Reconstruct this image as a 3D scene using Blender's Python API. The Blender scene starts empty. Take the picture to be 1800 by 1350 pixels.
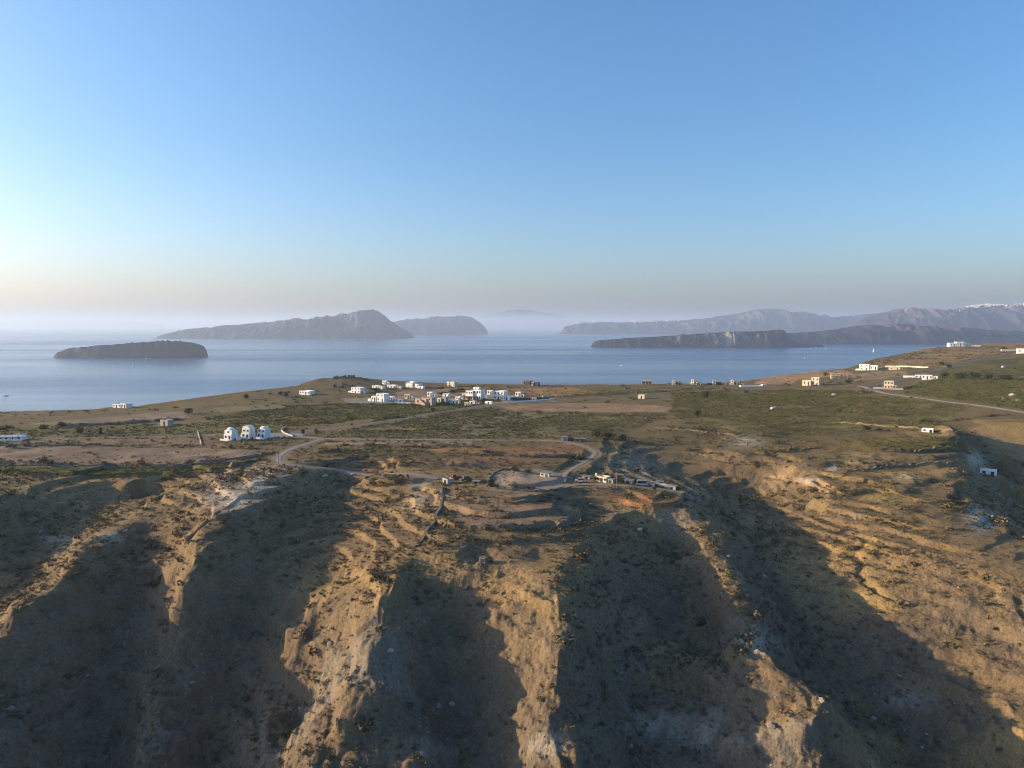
import bpy, bmesh, math, random
import numpy as np
from mathutils import Vector, Matrix

# ------------------------------------------------------------------ camera, sky, sun, exposure
SC = bpy.context.scene
COL = SC.collection
R = math.radians
PITCH = R(4.71)
FPX = 1250.0                                    # focal length in pixels of the 1800 px wide photograph
SEA_Z = -200.0                                  # the camera hovers 200 m above the sea, at the origin
cam_d = bpy.data.cameras.new('camera')
cam = bpy.data.objects.new('camera', cam_d); COL.objects.link(cam)
cam_d.sensor_width = 36.0; cam_d.lens = 36.0 * FPX / 1800.0
cam_d.clip_start = 1.0; cam_d.clip_end = 300000.0
cam.location = (0, 0, 0); cam.rotation_euler = (math.pi / 2 - PITCH, 0, 0)
SC.camera = cam

SUN_EL = R(13.5); SUN_AZ = R(-84.0)             # azimuth from +Y (view direction), negative = left
sun_dir = Vector((math.sin(SUN_AZ) * math.cos(SUN_EL), math.cos(SUN_AZ) * math.cos(SUN_EL), math.sin(SUN_EL)))
world = bpy.data.worlds.new('World'); SC.world = world; world.use_nodes = True
nt = world.node_tree; nt.nodes.clear()
sky_n = nt.nodes.new('ShaderNodeTexSky'); sky_n.sky_type = 'NISHITA'; sky_n.sun_disc = False
sky_n.sun_elevation = SUN_EL; sky_n.sun_rotation = SUN_AZ
sky_n.altitude = 200; sky_n.air_density = 1.15; sky_n.dust_density = 2.8; sky_n.ozone_density = 5.0
bg_n = nt.nodes.new('ShaderNodeBackground'); bg_n.inputs['Strength'].default_value = 0.15
out_n = nt.nodes.new('ShaderNodeOutputWorld')
tc_n = nt.nodes.new('ShaderNodeTexCoord'); sx_n = nt.nodes.new('ShaderNodeSeparateXYZ'); mr_n = nt.nodes.new('ShaderNodeMapRange'); mr_n.interpolation_type = 'SMOOTHSTEP'
mr_n.inputs['From Min'].default_value = 0.0; mr_n.inputs['From Max'].default_value = 0.26; mr_n.inputs['To Min'].default_value = 1.0; mr_n.inputs['To Max'].default_value = 0.0
mx_n = nt.nodes.new('ShaderNodeMix'); mx_n.data_type = 'RGBA'; mx_n.blend_type = 'MULTIPLY'; mx_n.inputs[7].default_value = (1.30, 1.16, 1.18, 1)   # horizon haze brightening put into the sky colour, the same all round
nt.links.new(tc_n.outputs['Generated'], sx_n.inputs[0]); nt.links.new(sx_n.outputs['Z'], mr_n.inputs['Value']); nt.links.new(mr_n.outputs[0], mx_n.inputs[0])
hs_n = nt.nodes.new('ShaderNodeHueSaturation'); hs_n.inputs['Saturation'].default_value = 1.06
nt.links.new(sky_n.outputs[0], hs_n.inputs['Color']); nt.links.new(hs_n.outputs[0], mx_n.inputs[6]); nt.links.new(mx_n.outputs[2], bg_n.inputs['Color']); nt.links.new(bg_n.outputs[0], out_n.inputs['Surface'])

sun_l = bpy.data.lights.new('sun', 'SUN'); sun_l.energy = 4.9; sun_l.angle = R(0.53); sun_l.color = (1.0, 0.755, 0.455)
sun_o = bpy.data.objects.new('sun', sun_l); COL.objects.link(sun_o)
sun_o.rotation_euler = sun_dir.to_track_quat('Z', 'Y').to_euler()

SC.view_settings.view_transform = 'Standard'; SC.view_settings.look = 'None'
SC.view_settings.exposure = 0.85; SC.view_settings.gamma = 1.0; SC.view_settings.use_curve_mapping = False
SC.render.engine = 'CYCLES'
SC.cycles.use_denoising = True; SC.cycles.filter_width = 1.0
SC.cycles.max_bounces = 5; SC.cycles.diffuse_bounces = 2; SC.cycles.glossy_bounces = 2
SC.cycles.transmission_bounces = 2; SC.cycles.volume_bounces = 1; SC.cycles.transparent_max_bounces = 4
SC.cycles.sample_clamp_indirect = 4.0

# ------------------------------------------------------------------ survey helpers
CP, SP = math.cos(PITCH), math.sin(PITCH)
def ray(px, py):
    """plan slope and fall of the sight line through a point of the photograph: x = k*y, z = s*y"""
    u = (px - 900.0) / FPX; v = (py - 675.0) / FPX
    dy = CP - v * SP
    return u / dy, (-SP - v * CP) / dy
def pt(px, py, y=None, z=None):
    k, s = ray(px, py)
    if y is None: y = z / s
    return (k * y, y, s * y)
LX, LY, LZ = -sun_dir.x, -sun_dir.y, -sun_dir.z   # the way the sunlight travels

# ------------------------------------------------------------------ numpy noise
def _hash(ix, iy, seed):
    n = (ix.astype(np.int64) * 374761393 + iy.astype(np.int64) * 668265263 + seed * 1274126177) & 0xffffffff
    n = ((n ^ (n >> 13)) * 1274126177) & 0xffffffff
    return ((n ^ (n >> 16)) & 0xffff).astype(np.float32) / 65535.0
def vnoise(x, y, seed=0):
    ix = np.floor(x); iy = np.floor(y)
    fx = (x - ix).astype(np.float32); fy = (y - iy).astype(np.float32)
    ix = ix.astype(np.int64); iy = iy.astype(np.int64)
    fx = fx * fx * fx * (fx * (fx * 6 - 15) + 10); fy = fy * fy * fy * (fy * (fy * 6 - 15) + 10)
    a = _hash(ix, iy, seed); b = _hash(ix + 1, iy, seed); c = _hash(ix, iy + 1, seed); d = _hash(ix + 1, iy + 1, seed)
    return (a + (b - a) * fx) * (1 - fy) + (c + (d - c) * fx) * fy
def fbm(x, y, scale, octaves=4, seed=0, gain=0.5, ridged=False):
    v = np.zeros(np.shape(x), np.float32); amp = 1.0; tot = 0.0; f = 1.0 / scale
    c, s = math.cos(0.6), math.sin(0.6)
    for o in range(octaves):
        n = vnoise(x * f, y * f, seed + o * 17) * 2 - 1
        if ridged: n = 1 - 2 * np.abs(n)
        v += amp * n; tot += amp; amp *= gain; f *= 2.03
        x, y = x * c - y * s + 13.7, x * s + y * c - 7.1
    return v / tot
def sstep(a, b, x):
    t = np.clip((x - a) / (b - a), 0, 1); return t * t * (3 - 2 * t)

# ------------------------------------------------------------------ terrain: survey lines
def line(pts, step=5.0):
    """(px, py, y) points to a dense 3D polyline"""
    w = np.array([pt(*p) for p in pts]); out = [w[0]]
    for a, b in zip(w[:-1], w[1:]):
        n = max(1, int(np.ceil(np.linalg.norm(b - a) / step)))
        for i in range(1, n + 1): out.append(a + (b - a) * i / n)
    return np.array(out)
def shade_edge(pixels, crest):
    """where the shadow of a crest line ends: the meeting of each sight line with the sheet of sunlight grazing the crest"""
    d = []
    for a, b in zip(crest[:-1], crest[1:]):
        n = max(1, int(np.linalg.norm(b - a) / 0.5))
        d += [a + (b - a) * i / n for i in range(n)]
    Q = np.array(d); L = np.array([LX, LY, LZ]); out = []
    for px, py in pixels:
        k, s = ray(px, py); D = np.array([k, 1.0, s]); D /= np.linalg.norm(D)
        N = np.cross(D, L); N /= np.linalg.norm(N)
        dist = Q @ N; i = int(np.argmin(np.abs(dist)))
        A = np.stack([D, -L], 1); sol = np.linalg.lstsq(A, Q[i], rcond=None)[0]
        P = D * sol[0] * .982
        if abs(dist[i]) < 1.5 and sol[1] > 0: out.append(P)
    return np.array(out)
CTL = []
crA0 = line([(-130, 870, 250), (-150, 940, 212), (-170, 1000, 195), (-210, 1080, 182), (-260, 1200, 170)])
crA = line([(235, 918, 226), (190, 938, 216), (137, 955, 206), (131, 1000, 192), (95, 1035, 183), (50, 1065, 175), (5, 1112, 166), (-70, 1200, 153)])
crA2 = line([(-40, 1200, 162), (25, 1235, 158), (38, 1290, 150), (22, 1360, 141)])
crB = line([(505, 832, 264), (455, 852, 250), (410, 880, 233), (370, 908, 217), (343, 945, 203), (338, 985, 191), (312, 1027, 182), (292, 1080, 183), (270, 1150, 177), (252, 1200, 170), (242, 1260, 162), (236, 1330, 153), (230, 1400, 145)])
crC = line([(775, 850, 258), (772, 890, 231), (738, 950, 206), (700, 1000, 187), (677, 1050, 170), (670, 1100, 161), (668, 1140, 155), (650, 1180, 150), (618, 1230, 144), (588, 1265, 140), (560, 1300, 136), (535, 1390, 127)])
crC2 = line([(680, 1165, 155), (697, 1215, 149), (718, 1262, 143), (708, 1300, 139), (755, 1345, 133)])
crD = line([(1082, 912, 228), (1045, 945, 211), (1000, 985, 193), (972, 1015, 180), (970, 1060, 167), (985, 1110, 159), (990, 1150, 153), (978, 1190, 148), (965, 1230, 143), (955, 1262, 140)])
crD2 = line([(1003, 1250, 146), (1022, 1290, 139), (1028, 1340, 132), (1035, 1420, 123)])
crF = line([(1200, 893, 238), (1225, 930, 229), (1245, 965, 216), (1257, 1005, 204), (1264, 1040, 195), (1278, 1080, 186), (1310, 1120, 174), (1350, 1152, 163), (1392, 1190, 154), (1430, 1230, 147), (1440, 1270, 141), (1410, 1310, 137)])
crF2 = line([(1455, 1245, 154), (1492, 1275, 149), (1500, 1320, 143), (1478, 1390, 135)])
crG = line([(1000, 763, 372), (1040, 768, 362), (1062, 790, 330), (1078, 822, 296), (1120, 845, 272), (1188, 862, 258), (1200, 893, 238)])
crI = line([(1672, 748, 372), (1690, 775, 345), (1708, 805, 318), (1700, 835, 292), (1690, 865, 268), (1715, 905, 245), (1745, 935, 229), (1790, 960, 217), (1850, 985, 208)])
for c in (crA0, crA, crA2, crB, crC, crC2, crD, crD2, crF, crF2, crG, crI): CTL.append(c)
# shadow edges on the next slope to the right
eA = shade_edge([(62, 985), (72, 1022), (30, 1068)], crA0)
eB = shade_edge([(288, 905), (296, 935), (300, 965), (288, 995), (302, 1025)], crA)
eC = shade_edge([(690, 872), (650, 920), (600, 985), (585, 1030), (545, 1070), (500, 1110), (488, 1150), (485, 1190), (500, 1240), (530, 1290)], crB)
eD = shade_edge([(842, 1000), (845, 1030), (878, 1085), (915, 1140), (940, 1170), (950, 1215)], crC)
eF = shade_edge([(1215, 965), (1330, 1135), (1360, 1190), (1395, 1250)], crD)
eH = shade_edge([(1210, 790), (1250, 812), (1340, 872), (1390, 910), (1480, 1000), (1560, 1090), (1650, 1170), (1720, 1225), (1800, 1285)], np.vstack([crG, crF]))
eI = shade_edge([(1700, 742), (1770, 788), (1800, 832)], crI)
for e in (eA, eB, eC, eD, eF, eH, eI):
    if len(e): CTL.append(e)
# valley floors
for l in ([(265, 900, 236), (230, 1000, 202), (205, 1100, 190), (190, 1200, 176), (200, 1300, 165), (215, 1400, 155), (220, 1520, 144)],
          [(640, 845, 280), (560, 880, 250), (490, 930, 223), (450, 1000, 199), (420, 1080, 190), (390, 1200, 177), (365, 1350, 159), (355, 1450, 149), (350, 1560, 139)],
          [(705, 1020, 187), (765, 1050, 183), (785, 1120, 173), (800, 1200, 161), (815, 1300, 150), (835, 1390, 140), (845, 1500, 129)],
          [(1130, 935, 226), (1100, 985, 207), (1080, 1050, 188), (1095, 1150, 172), (1115, 1250, 160), (1130, 1350, 148), (1140, 1450, 138), (1145, 1560, 129)],
          [(1130, 800, 338), (1200, 835, 312), (1285, 885, 268), (1350, 950, 238), (1392, 1050, 212), (1440, 1150, 192), (1505, 1250, 176), (1580, 1350, 161), (1630, 1450, 150), (1670, 1560, 140)],
          [(1730, 772, 384), (1762, 830, 342), (1790, 880, 308), (1830, 930, 280), (1900, 990, 262)], [(1190, 965, 228), (1215, 1030, 209), (1245, 1100, 193), (1290, 1170, 179), (1340, 1240, 165)], [(480, 1250, 162), (450, 1300, 160), (490, 1345, 150)]):
    CTL.append(line(l, 6))
# plateau, fields and gentle slopes
P0 = [(-200, 790, 330), (0, 790, 325), (150, 790, 328), (300, 790, 328), (430, 775, 350), (560, 772, 352), (700, 772, 352), (850, 772, 352), (960, 775, 350),
      (0, 822, 288), (150, 822, 288), (300, 822, 287), (430, 812, 292), (-200, 830, 282), (0, 868, 238), (100, 878, 252), (190, 878, 265), (250, 880, 269), (230, 848, 271), (330, 858, 256), (0, 920, 219), (85, 928, 230), (55, 962, 219), (-100, 880, 232), (-100, 930, 214),
      (560, 815, 285), (650, 830, 272), (700, 815, 284), (800, 815, 286), (900, 812, 290), (1000, 808, 296), (850, 845, 262), (950, 850, 258), (1010, 845, 264), (850, 875, 238), (950, 880, 234), (820, 930, 210), (900, 930, 210), (980, 930, 214),
      (800, 972, 192), (760, 975, 193), (845, 985, 190), (900, 985, 191), (950, 985, 195), (900, 1020, 183), (910, 1070, 171), (940, 1120, 163),
      (1090, 885, 244), (1150, 885, 238), (1030, 895, 240),
      (1300, 755, 395), (1250, 770, 378), (1400, 770, 372), (1550, 770, 368), (1640, 770, 364), (1300, 800, 330), (1400, 820, 304), (1500, 820, 302), (1620, 830, 292), (1450, 870, 262), (1550, 880, 255), (1640, 880, 255),
      (1520, 940, 233), (1620, 940, 227), (1700, 960, 215), (1600, 1020, 207), (1700, 1040, 197), (1780, 1040, 191), (1700, 1120, 185), (1790, 1160, 173), (1790, 1230, 163), (1850, 1260, 156), (1790, 1330, 150),
      (1900, 1100, 175), (2000, 1200, 160), (1950, 900, 270), (1800, 745, 395), (1850, 780, 372), (1900, 820, 350), (2100, 800, 370),
      # the flat land behind
      (0, 750, 425), (200, 750, 430), (400, 745, 435), (600, 742, 440), (800, 740, 450), (1000, 740, 450), (1150, 735, 455), (-200, 750, 420), (1400, 735, 450), (1600, 735, 440), (1800, 720, 445), (1950, 720, 450),
      (0, 728, 505), (200, 720, 540), (400, 700, 590), (520, 685, 650), (-200, 735, 480), (600, 705, 585), (800, 705, 590), (900, 700, 620), (1100, 700, 620), (1300, 700, 620), (1500, 690, 640), (1700, 680, 640), (1800, 680, 630), (1950, 670, 650),
      (585, 664, 735), (620, 661, 735), (650, 668, 740), (700, 680, 710), (800, 678, 745), (950, 678, 750), (1150, 678, 760), (1300, 675, 790), (1340, 668, 830), (1400, 657, 900), (1480, 649, 950), (1545, 630, 1060), (1640, 612, 1250), (1750, 603, 1450), (1800, 599, 1500),
      (1500, 668, 800), (1600, 655, 840), (1700, 640, 900), (1800, 620, 1050), (1950, 640, 850), (2000, 600, 1400), (1650, 630, 1060), (1740, 618, 1180)]
CTL.append(np.array([pt(*p) for p in P0]))
# ground in front of and below the frame, and far outside it
CTL.append(np.array([(x, 96, -113.0 + 4 * math.sin(x * .07)) for x in range(-240, 241, 16)]))
CTL.append(np.array([(x, 68, -136.0) for x in range(-260, 261, 40)]))
CTL.append(np.array([(-420, 240, -75), (-420, 330, -62), (-500, 450, -64), (-330, 160, -115), (420, 200, -90), (480, 300, -66), (560, 420, -54), (300, 130, -125),
                     (-600, 700, -66), (-300, 900, -66), (0, 1000, -64), (400, 1100, -62), (900, 1100, -44), (900, 1700, -34), (1500, 1500, -36), (1200, 2000, -34), (300, 1700, -62)]))
C = np.vstack(CTL).astype(np.float64)
# thin out points closer than 1.2 m
keep = []
for i, p in enumerate(C):
    if not keep or np.min(np.hypot(C[keep, 0] - p[0], C[keep, 1] - p[1])) > 1.2: keep.append(i)
C = C[keep]
def rbf_fit(C):
    n = len(C); D = np.hypot(C[:, None, 0] - C[None, :, 0], C[:, None, 1] - C[None, :, 1])
    A = np.zeros((n + 3, n + 3)); A[:n, :n] = -D - np.eye(n) * -0.35
    A[:n, n] = 1; A[:n, n + 1] = C[:, 0] / 100; A[:n, n + 2] = C[:, 1] / 100; A[n:, :n] = A[:n, n:].T
    return np.linalg.solve(A, np.concatenate([C[:, 2], [0, 0, 0]]))
W = rbf_fit(C)
def rbf_eval(x, y):
    out = np.empty(len(x), np.float32); n = len(C)
    cx = C[:, 0].astype(np.float32); cy = C[:, 1].astype(np.float32); w = W[:n].astype(np.float32)
    for i in range(0, len(x), 20000):
        a = x[i:i + 20000, None].astype(np.float32) - cx; b = y[i:i + 20000, None].astype(np.float32) - cy
        a *= a; b *= b; a += b; np.sqrt(a, out=a)
        out[i:i + 20000] = -(a @ w)
    return out + (W[n] + W[n + 1] * x / 100 + W[n + 2] * y / 100).astype(np.float32)
class Grid:
    def __init__(s, x0, x1, y0, y1, h):
        s.x0, s.y0, s.h = x0, y0, h
        gx = np.arange(x0, x1 + h, h); gy = np.arange(y0, y1 + h, h); X, Y = np.meshgrid(gx, gy)
        s.z = rbf_eval(X.ravel(), Y.ravel()).reshape(X.shape)
        s.gy, s.gx = np.gradient(s.z, h)
    def at(s, a, x, y):
        u = np.clip((x - s.x0) / s.h, 0, a.shape[1] - 1.001); v = np.clip((y - s.y0) / s.h, 0, a.shape[0] - 1.001)
        i = u.astype(int); j = v.astype(int); fu = u - i; fv = v - j
        return (a[j, i] * (1 - fu) + a[j, i + 1] * fu) * (1 - fv) + (a[j + 1, i] * (1 - fu) + a[j + 1, i + 1] * fu) * fv
GN = Grid(-330, 330, 80, 420, 1.5)
GF = Grid(-1500, 1900, 60, 2200, 8.0)
def blend(near, far, x, y):
    m = sstep(420, 400, y) * sstep(330, 310, np.abs(x))
    return near * m + far * (1 - m)

# ------------------------------------------------------------------ terrain mesh (rows closer together near the viewpoint)
NC = 1100
TH = np.radians(np.linspace(-50, 50, NC))
RR = np.concatenate([np.linspace(90, 330, 530, endpoint=False), np.geomspace(330, 1750, 330)])
T, Rr = np.meshgrid(TH, RR)
X = (np.sin(T) * Rr).astype(np.float32); Y = (np.cos(T) * Rr).astype(np.float32)
wx = fbm(X, Y, 18, 3, 5) * 1.6; wy = fbm(X, Y, 18, 3, 9) * 1.6
Xw, Yw = X + wx, Y + wy
Z = blend(GN.at(GN.z, Xw, Yw), GF.at(GF.z, Xw, Yw), X, Y)
def gullies(x, y, gx, gy, scale, octaves=4):
    """branching erosion gullies that run down the slope (gx, gy)"""
    dx, dy = -gy, gx
    h = np.zeros_like(x); hx = np.zeros_like(x); hy = np.zeros_like(x)
    f = 1.0 / scale; a = 0.7; px, py = x * f, y * f
    for o in range(octaves):
        ddx = dx + hy * 0.9; ddy = dy - hx * 0.9
        qx, qy = x * f, y * f
        ix = np.floor(qx); iy = np.floor(qy); fx = qx - ix; fy = qy - iy
        va = np.zeros_like(x); vx = np.zeros_like(x); vy = np.zeros_like(x); wt = np.zeros_like(x)
        for i in (-1, 0, 1):
            for j in (-1, 0, 1):
                hxx = _hash(ix - i, iy - j, 11 + o) - 0.5; hyy = _hash(ix - i, iy - j, 57 + o) - 0.5
                ux = fx + i - 0.5 - hxx * .8; uy = fy + j - 0.5 - hyy * .8
                w = np.exp(-(ux * ux + uy * uy) * 2.0); m = (ux * ddx + uy * ddy) * 6.2832
                va += np.cos(m) * w; sn = -np.sin(m) * w; vx += sn * ddx; vy += sn * ddy; wt += w
        h += a * va / wt; hx += a * vx / wt; hy += a * vy / wt
        a *= 0.5; f *= 1.9
    return h
steep_gx = blend(GN.at(GN.gx, X, Y), GF.at(GF.gx, X, Y), X, Y).astype(np.float32)
steep_gy = blend(GN.at(GN.gy, X, Y), GF.at(GF.gy, X, Y), X, Y).astype(np.float32)
SLOPE = np.hypot(steep_gx, steep_gy)
steep = sstep(0.18, 0.55, SLOPE)
sub = (slice(0, 640), slice(None))
gl = np.zeros_like(X)
sc_ = np.maximum(SLOPE, 1e-3)
nrm = np.clip(SLOPE, 0.0, 0.8) / sc_ * 1.6
gl[sub] = gullies(X[sub], Y[sub], (steep_gx * nrm)[sub], (steep_gy * nrm)[sub], 13.0, 4)
Z = Z + steep * gl * 0.38
# the caldera rim: behind it the land breaks off to the sea
rim_px = [(-250, 735, 500), (-100, 729, 515), (0, 726, 520), (100, 722, 532), (200, 716, 550), (300, 706, 580), (400, 693, 625), (520, 681, 680), (570, 667, 745), (600, 661, 750), (650, 667, 755), (700, 672, 760), (800, 673, 770),
          (950, 675, 765), (1100, 675, 775), (1250, 673, 800), (1320, 671, 830), (1360, 661, 880), (1430, 653, 930), (1490, 648, 960), (1530, 634, 1050), (1570, 624, 1130), (1640, 611, 1280), (1700, 606, 1380), (1760, 602, 1480), (1850, 597, 1560), (2000, 590, 1650)]
rim_w = [pt(*p) for p in rim_px]
rim_th = np.array([math.atan2(p[0], p[1]) for p in rim_w]); rim_r = np.array([math.hypot(p[0], p[1]) for p in rim_w])
RIM = np.interp(T, rim_th, rim_r) + fbm(X, Y, 60, 3, 33) * 7
over = np.clip(Rr - RIM, 0, None)
Z = Z - over * (1.6 + 0.5 * fbm(X, Y, 25, 3, 41)) - np.clip(over - 3, 0, 8) * 0.8
Z = np.maximum(Z, SEA_Z - 12)
Z = Z.astype(np.float32)
# ------------------------------------------------------------------ placing things on the ground
def ground_at(x, y, A=None):
    A = Z if A is None else A
    x = np.atleast_1d(np.asarray(x, np.float64)); y = np.atleast_1d(np.asarray(y, np.float64))
    th = np.arctan2(x, y); r = np.hypot(x, y)
    c = np.clip((th - TH[0]) / (TH[1] - TH[0]), 0, NC - 1.001); i = c.astype(int); fc = c - i
    j = np.clip(np.searchsorted(RR, r) - 1, 0, len(RR) - 2); fr = np.clip((r - RR[j]) / (RR[j + 1] - RR[j]), 0, 1)
    return (A[j, i] * (1 - fc) + A[j, i + 1] * fc) * (1 - fr) + (A[j + 1, i] * (1 - fc) + A[j + 1, i + 1] * fc) * fr
def G(px, py):
    """first ground point on the sight line through a point of the photograph"""
    k, s = ray(px, py); th = math.atan(k); c = (th - TH[0]) / (TH[1] - TH[0]); i = int(c); f = c - i
    prof = Z[:, i] * (1 - f) + Z[:, i + 1] * f; zr = s * RR * math.cos(th)
    hit = np.nonzero(prof >= zr)[0]; lim = np.interp(th, rim_th, rim_r)
    if len(hit) == 0 or hit[0] == 0 or RR[hit[0]] > lim:
        r = lim - 4.0
    else:
        j = hit[0]; a = prof[j - 1] - zr[j - 1]; b = prof[j] - zr[j]; r = RR[j - 1] + (RR[j] - RR[j - 1]) * (-a / (b - a))
    x = math.sin(th) * r; y = math.cos(th) * r
    return np.array([x, y, float(ground_at(x, y)[0])])
def drape(pixels, step=3.0):
    w = [G(*p)[:2] for p in pixels]; out = [w[0]]
    for a, b in zip(w[:-1], w[1:]):
        n = max(1, int(np.ceil(np.linalg.norm(b - a) / step)))
        out += [a + (b - a) * i / n for i in range(1, n + 1)]
    q = np.array(out)
    for _ in range(6): q[1:-1] = q[1:-1] * .5 + (q[:-2] + q[2:]) * .25
    return q
def near_line(q, reach):
    """for every terrain vertex within reach of the plan polyline q: index arrays, signed distance (+ = left of its way), position along it"""
    x0, y0 = q.min(0) - reach; x1, y1 = q.max(0) + reach
    I, J = np.nonzero((X > x0) & (X < x1) & (Y > y0) & (Y < y1))
    px, py = X[I, J], Y[I, J]; best = np.full(len(I), 1e9, np.float32); sd = np.zeros(len(I), np.float32); par = np.zeros(len(I), np.float32)
    for n, (a, b) in enumerate(zip(q[:-1], q[1:])):
        d = b - a; L2 = d @ d + 1e-9
        t = np.clip(((px - a[0]) * d[0] + (py - a[1]) * d[1]) / L2, 0, 1)
        ex = px - a[0] - t * d[0]; ey = py - a[1] - t * d[1]; dd = np.hypot(ex, ey); m = dd < best
        best[m] = dd[m]; sd[m] = (np.sign(d[0] * ey - d[1] * ex) * dd)[m]; par[m] = n + t[m]
    k = best < reach
    return I[k], J[k], sd[k], par[k]

# terrace edges: the ground behind each line stands higher than the ground in front of it
TERR = [([(-60, 784), (95, 783), (200, 784), (350, 786), (450, 789)], 1.6, 30), ([(-80, 818), (0, 819), (150, 820), (300, 822), (400, 815), (480, 797)], 2.2, 26), ([(-80, 830), (0, 832), (120, 836), (260, 838), (400, 826), (466, 806)], 2.0, 14),
        ([(565, 776), (700, 780), (832, 784)], 1.0, 20), ([(570, 785), (700, 788), (840, 788)], 1.3, 10), ([(545, 797), (640, 795), (800, 797), (950, 804), (1030, 806)], 1.8, 16), ([(535, 811), (650, 812), (760, 817), (872, 822)], 1.6, 18),
        ([(858, 857), (900, 861), (950, 862), (1003, 856)], 1.5, 22), ([(778, 870), (830, 881), (900, 885), (960, 880), (988, 871)], 2.0, 20), ([(828, 926), (900, 930), (960, 929), (1030, 921)], 1.4, 16), ([(805, 950), (860, 953), (900, 952)], .9, 10),
        ([(1150, 752), (1220, 758), (1310, 766), (1400, 770)], 1.6, 25), ([(1215, 797), (1300, 801), (1370, 797), (1440, 786)], 1.4, 14), ([(1262, 812), (1330, 818), (1380, 814), (1440, 804)], 1.5, 14),
        ([(1492, 793), (1600, 796), (1704, 797)], 2.2, 22), ([(1490, 829), (1560, 818), (1690, 820)], 1.8, 18), ([(1395, 845), (1440, 858), (1475, 871), (1500, 866)], 1.3, 12), ([(1480, 873), (1540, 862), (1580, 872), (1625, 888), (1698, 886)], 2.0, 16), ([(1560, 838), (1600, 842), (1650, 846)], 1.2, 12),
        ([(1450, 744), (1560, 749), (1676, 757)], 1.8, 25), ([(1600, 742), (1690, 738), (1770, 729)], 1.6, 30), ([(1270, 905), (1330, 912), (1380, 905)], 0.1, 10), ([(1470, 905), (1540, 912), (1600, 930), (1690, 942)], 1.0, 12),
        ([(1400, 716), (1500, 712), (1590, 706)], .8, 30), ([(1060, 730), (1150, 735), (1240, 742)], 1.2, 25), ([(60, 752), (160, 748), (260, 742), (330, 735)], 2.6, 25), ([(1200, 744), (1300, 750), (1420, 756)], .9, 14), ([(1250, 715), (1400, 723), (1590, 722)], .9, 18), ([(590, 762), (760, 754), (930, 750)], .8, 14), ([(660, 736), (800, 730), (960, 731)], .8, 14), ([(1300, 735), (1450, 731), (1600, 730)], .8, 14), ([(1620, 690), (1720, 684), (1800, 682)], 1.0, 20), ([(790, 905), (880, 908), (1000, 902)], 1.1, 12), ([(1380, 885), (1440, 892), (1520, 886)], 1.2, 10), ([(1500, 960), (1580, 975), (1680, 985)], 1.1, 10), ([(620, 850), (680, 856), (740, 862)], .9, 10)]
terr_q = []
fade_n = fbm(X, Y, 9, 2, 71)
for pix, h, back in TERR:
    q = drape(pix, 3); terr_q.append(q)
    I, J, sd, par = near_line(q, back * 2.2)
    end = sstep(0, 3.5, par) * sstep(len(q) - 1, len(q) - 4.5, par)
    wv = sd + fade_n[I, J] * 0.5
    Z[I, J] += 0.7 * h * (0.75 + .5 * fade_n[I, J]) * end * sstep(-0.35, 0.35, wv) * np.exp(-np.clip(wv, 0, None) / back)
# old contour terraces on the gentler slopes
tz = Z + fbm(X, Y, 26, 3, 61) * 1.1; tstep = 1.7; tt = tz / tstep; fr_ = tt - np.floor(tt)
tm = sstep(.05, .12, SLOPE) * sstep(.42, .30, SLOPE) * sstep(195, 215, Y) * sstep(370, 340, Y) * sstep(-.35, .0, fbm(X, Y, 38, 3, 63) + .15)
Z = Z + tm * .92 * tstep * (sstep(.82, .98, fr_) - fr_ + .35)
# ledges, hummocks and stones
near = sstep(420, 300, Rr)
def benches(A, stp, k, warp, lo):
    """hard layers stand out as steps, soft ones weather back"""
    q = (A + warp) / stp; f_ = q - np.floor(q)
    return A + k * stp * (sstep(lo, .97, f_) - f_ + .3)
bm1 = near * sstep(.22, .45, SLOPE) * sstep(-58, -68, Z); pat = fbm(X, Y, 34, 3, 15)
Z = benches(Z, 6.5, bm1 * .45 * sstep(-.4, .1, pat), fbm(X, Y, 48, 3, 3) * 4.5 + fbm(X, Y, 9, 3, 4) * 1.6, .62)
Z = benches(Z, 2.3, bm1 * .5 * sstep(.35, -.15, pat), fbm(X, Y, 40, 3, 6) * 3 + fbm(X, Y, 6, 3, 8) * 1.0, .55)
rough = (0.25 + 0.75 * sstep(0.08, 0.35, SLOPE)) * (1 - .6 * tm)
lumps = fbm(X, Y, 7.0, 4, 21)
Z += near * rough * (lumps * 0.42 + fbm(X, Y, 2.2, 3, 27, 0.6) * 0.26 + fbm(X, Y, .95, 2, 29, .6) * .15)
crag = sstep(.42, .75, SLOPE) * sstep(-68, -84, Z)
Z += near * crag * (fbm(X, Y, 6.5, 5, 39, .58, True) * 1.5 - .3)
clod = np.clip(fbm(X, Y, 3.2, 3, 44) - .12, 0, 1) * sstep(.25, .5, SLOPE) * sstep(-66, -76, Z)
Z += near * clod * (1.2 - .8 * sstep(1150, 1330, X / np.maximum(Y, 1) * FPX + 900))
crack = sstep(.10, .0, np.abs(fbm(X, Y, 30, 3, 46))) * sstep(.2, .45, SLOPE)
Z -= near * crack * 1.0
Z += (1 - near) * (fbm(X, Y, 30, 3, 52) * .9 + fbm(X, Y, 8, 2, 53) * .12) * sstep(0, 8, RIM - Rr)

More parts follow.
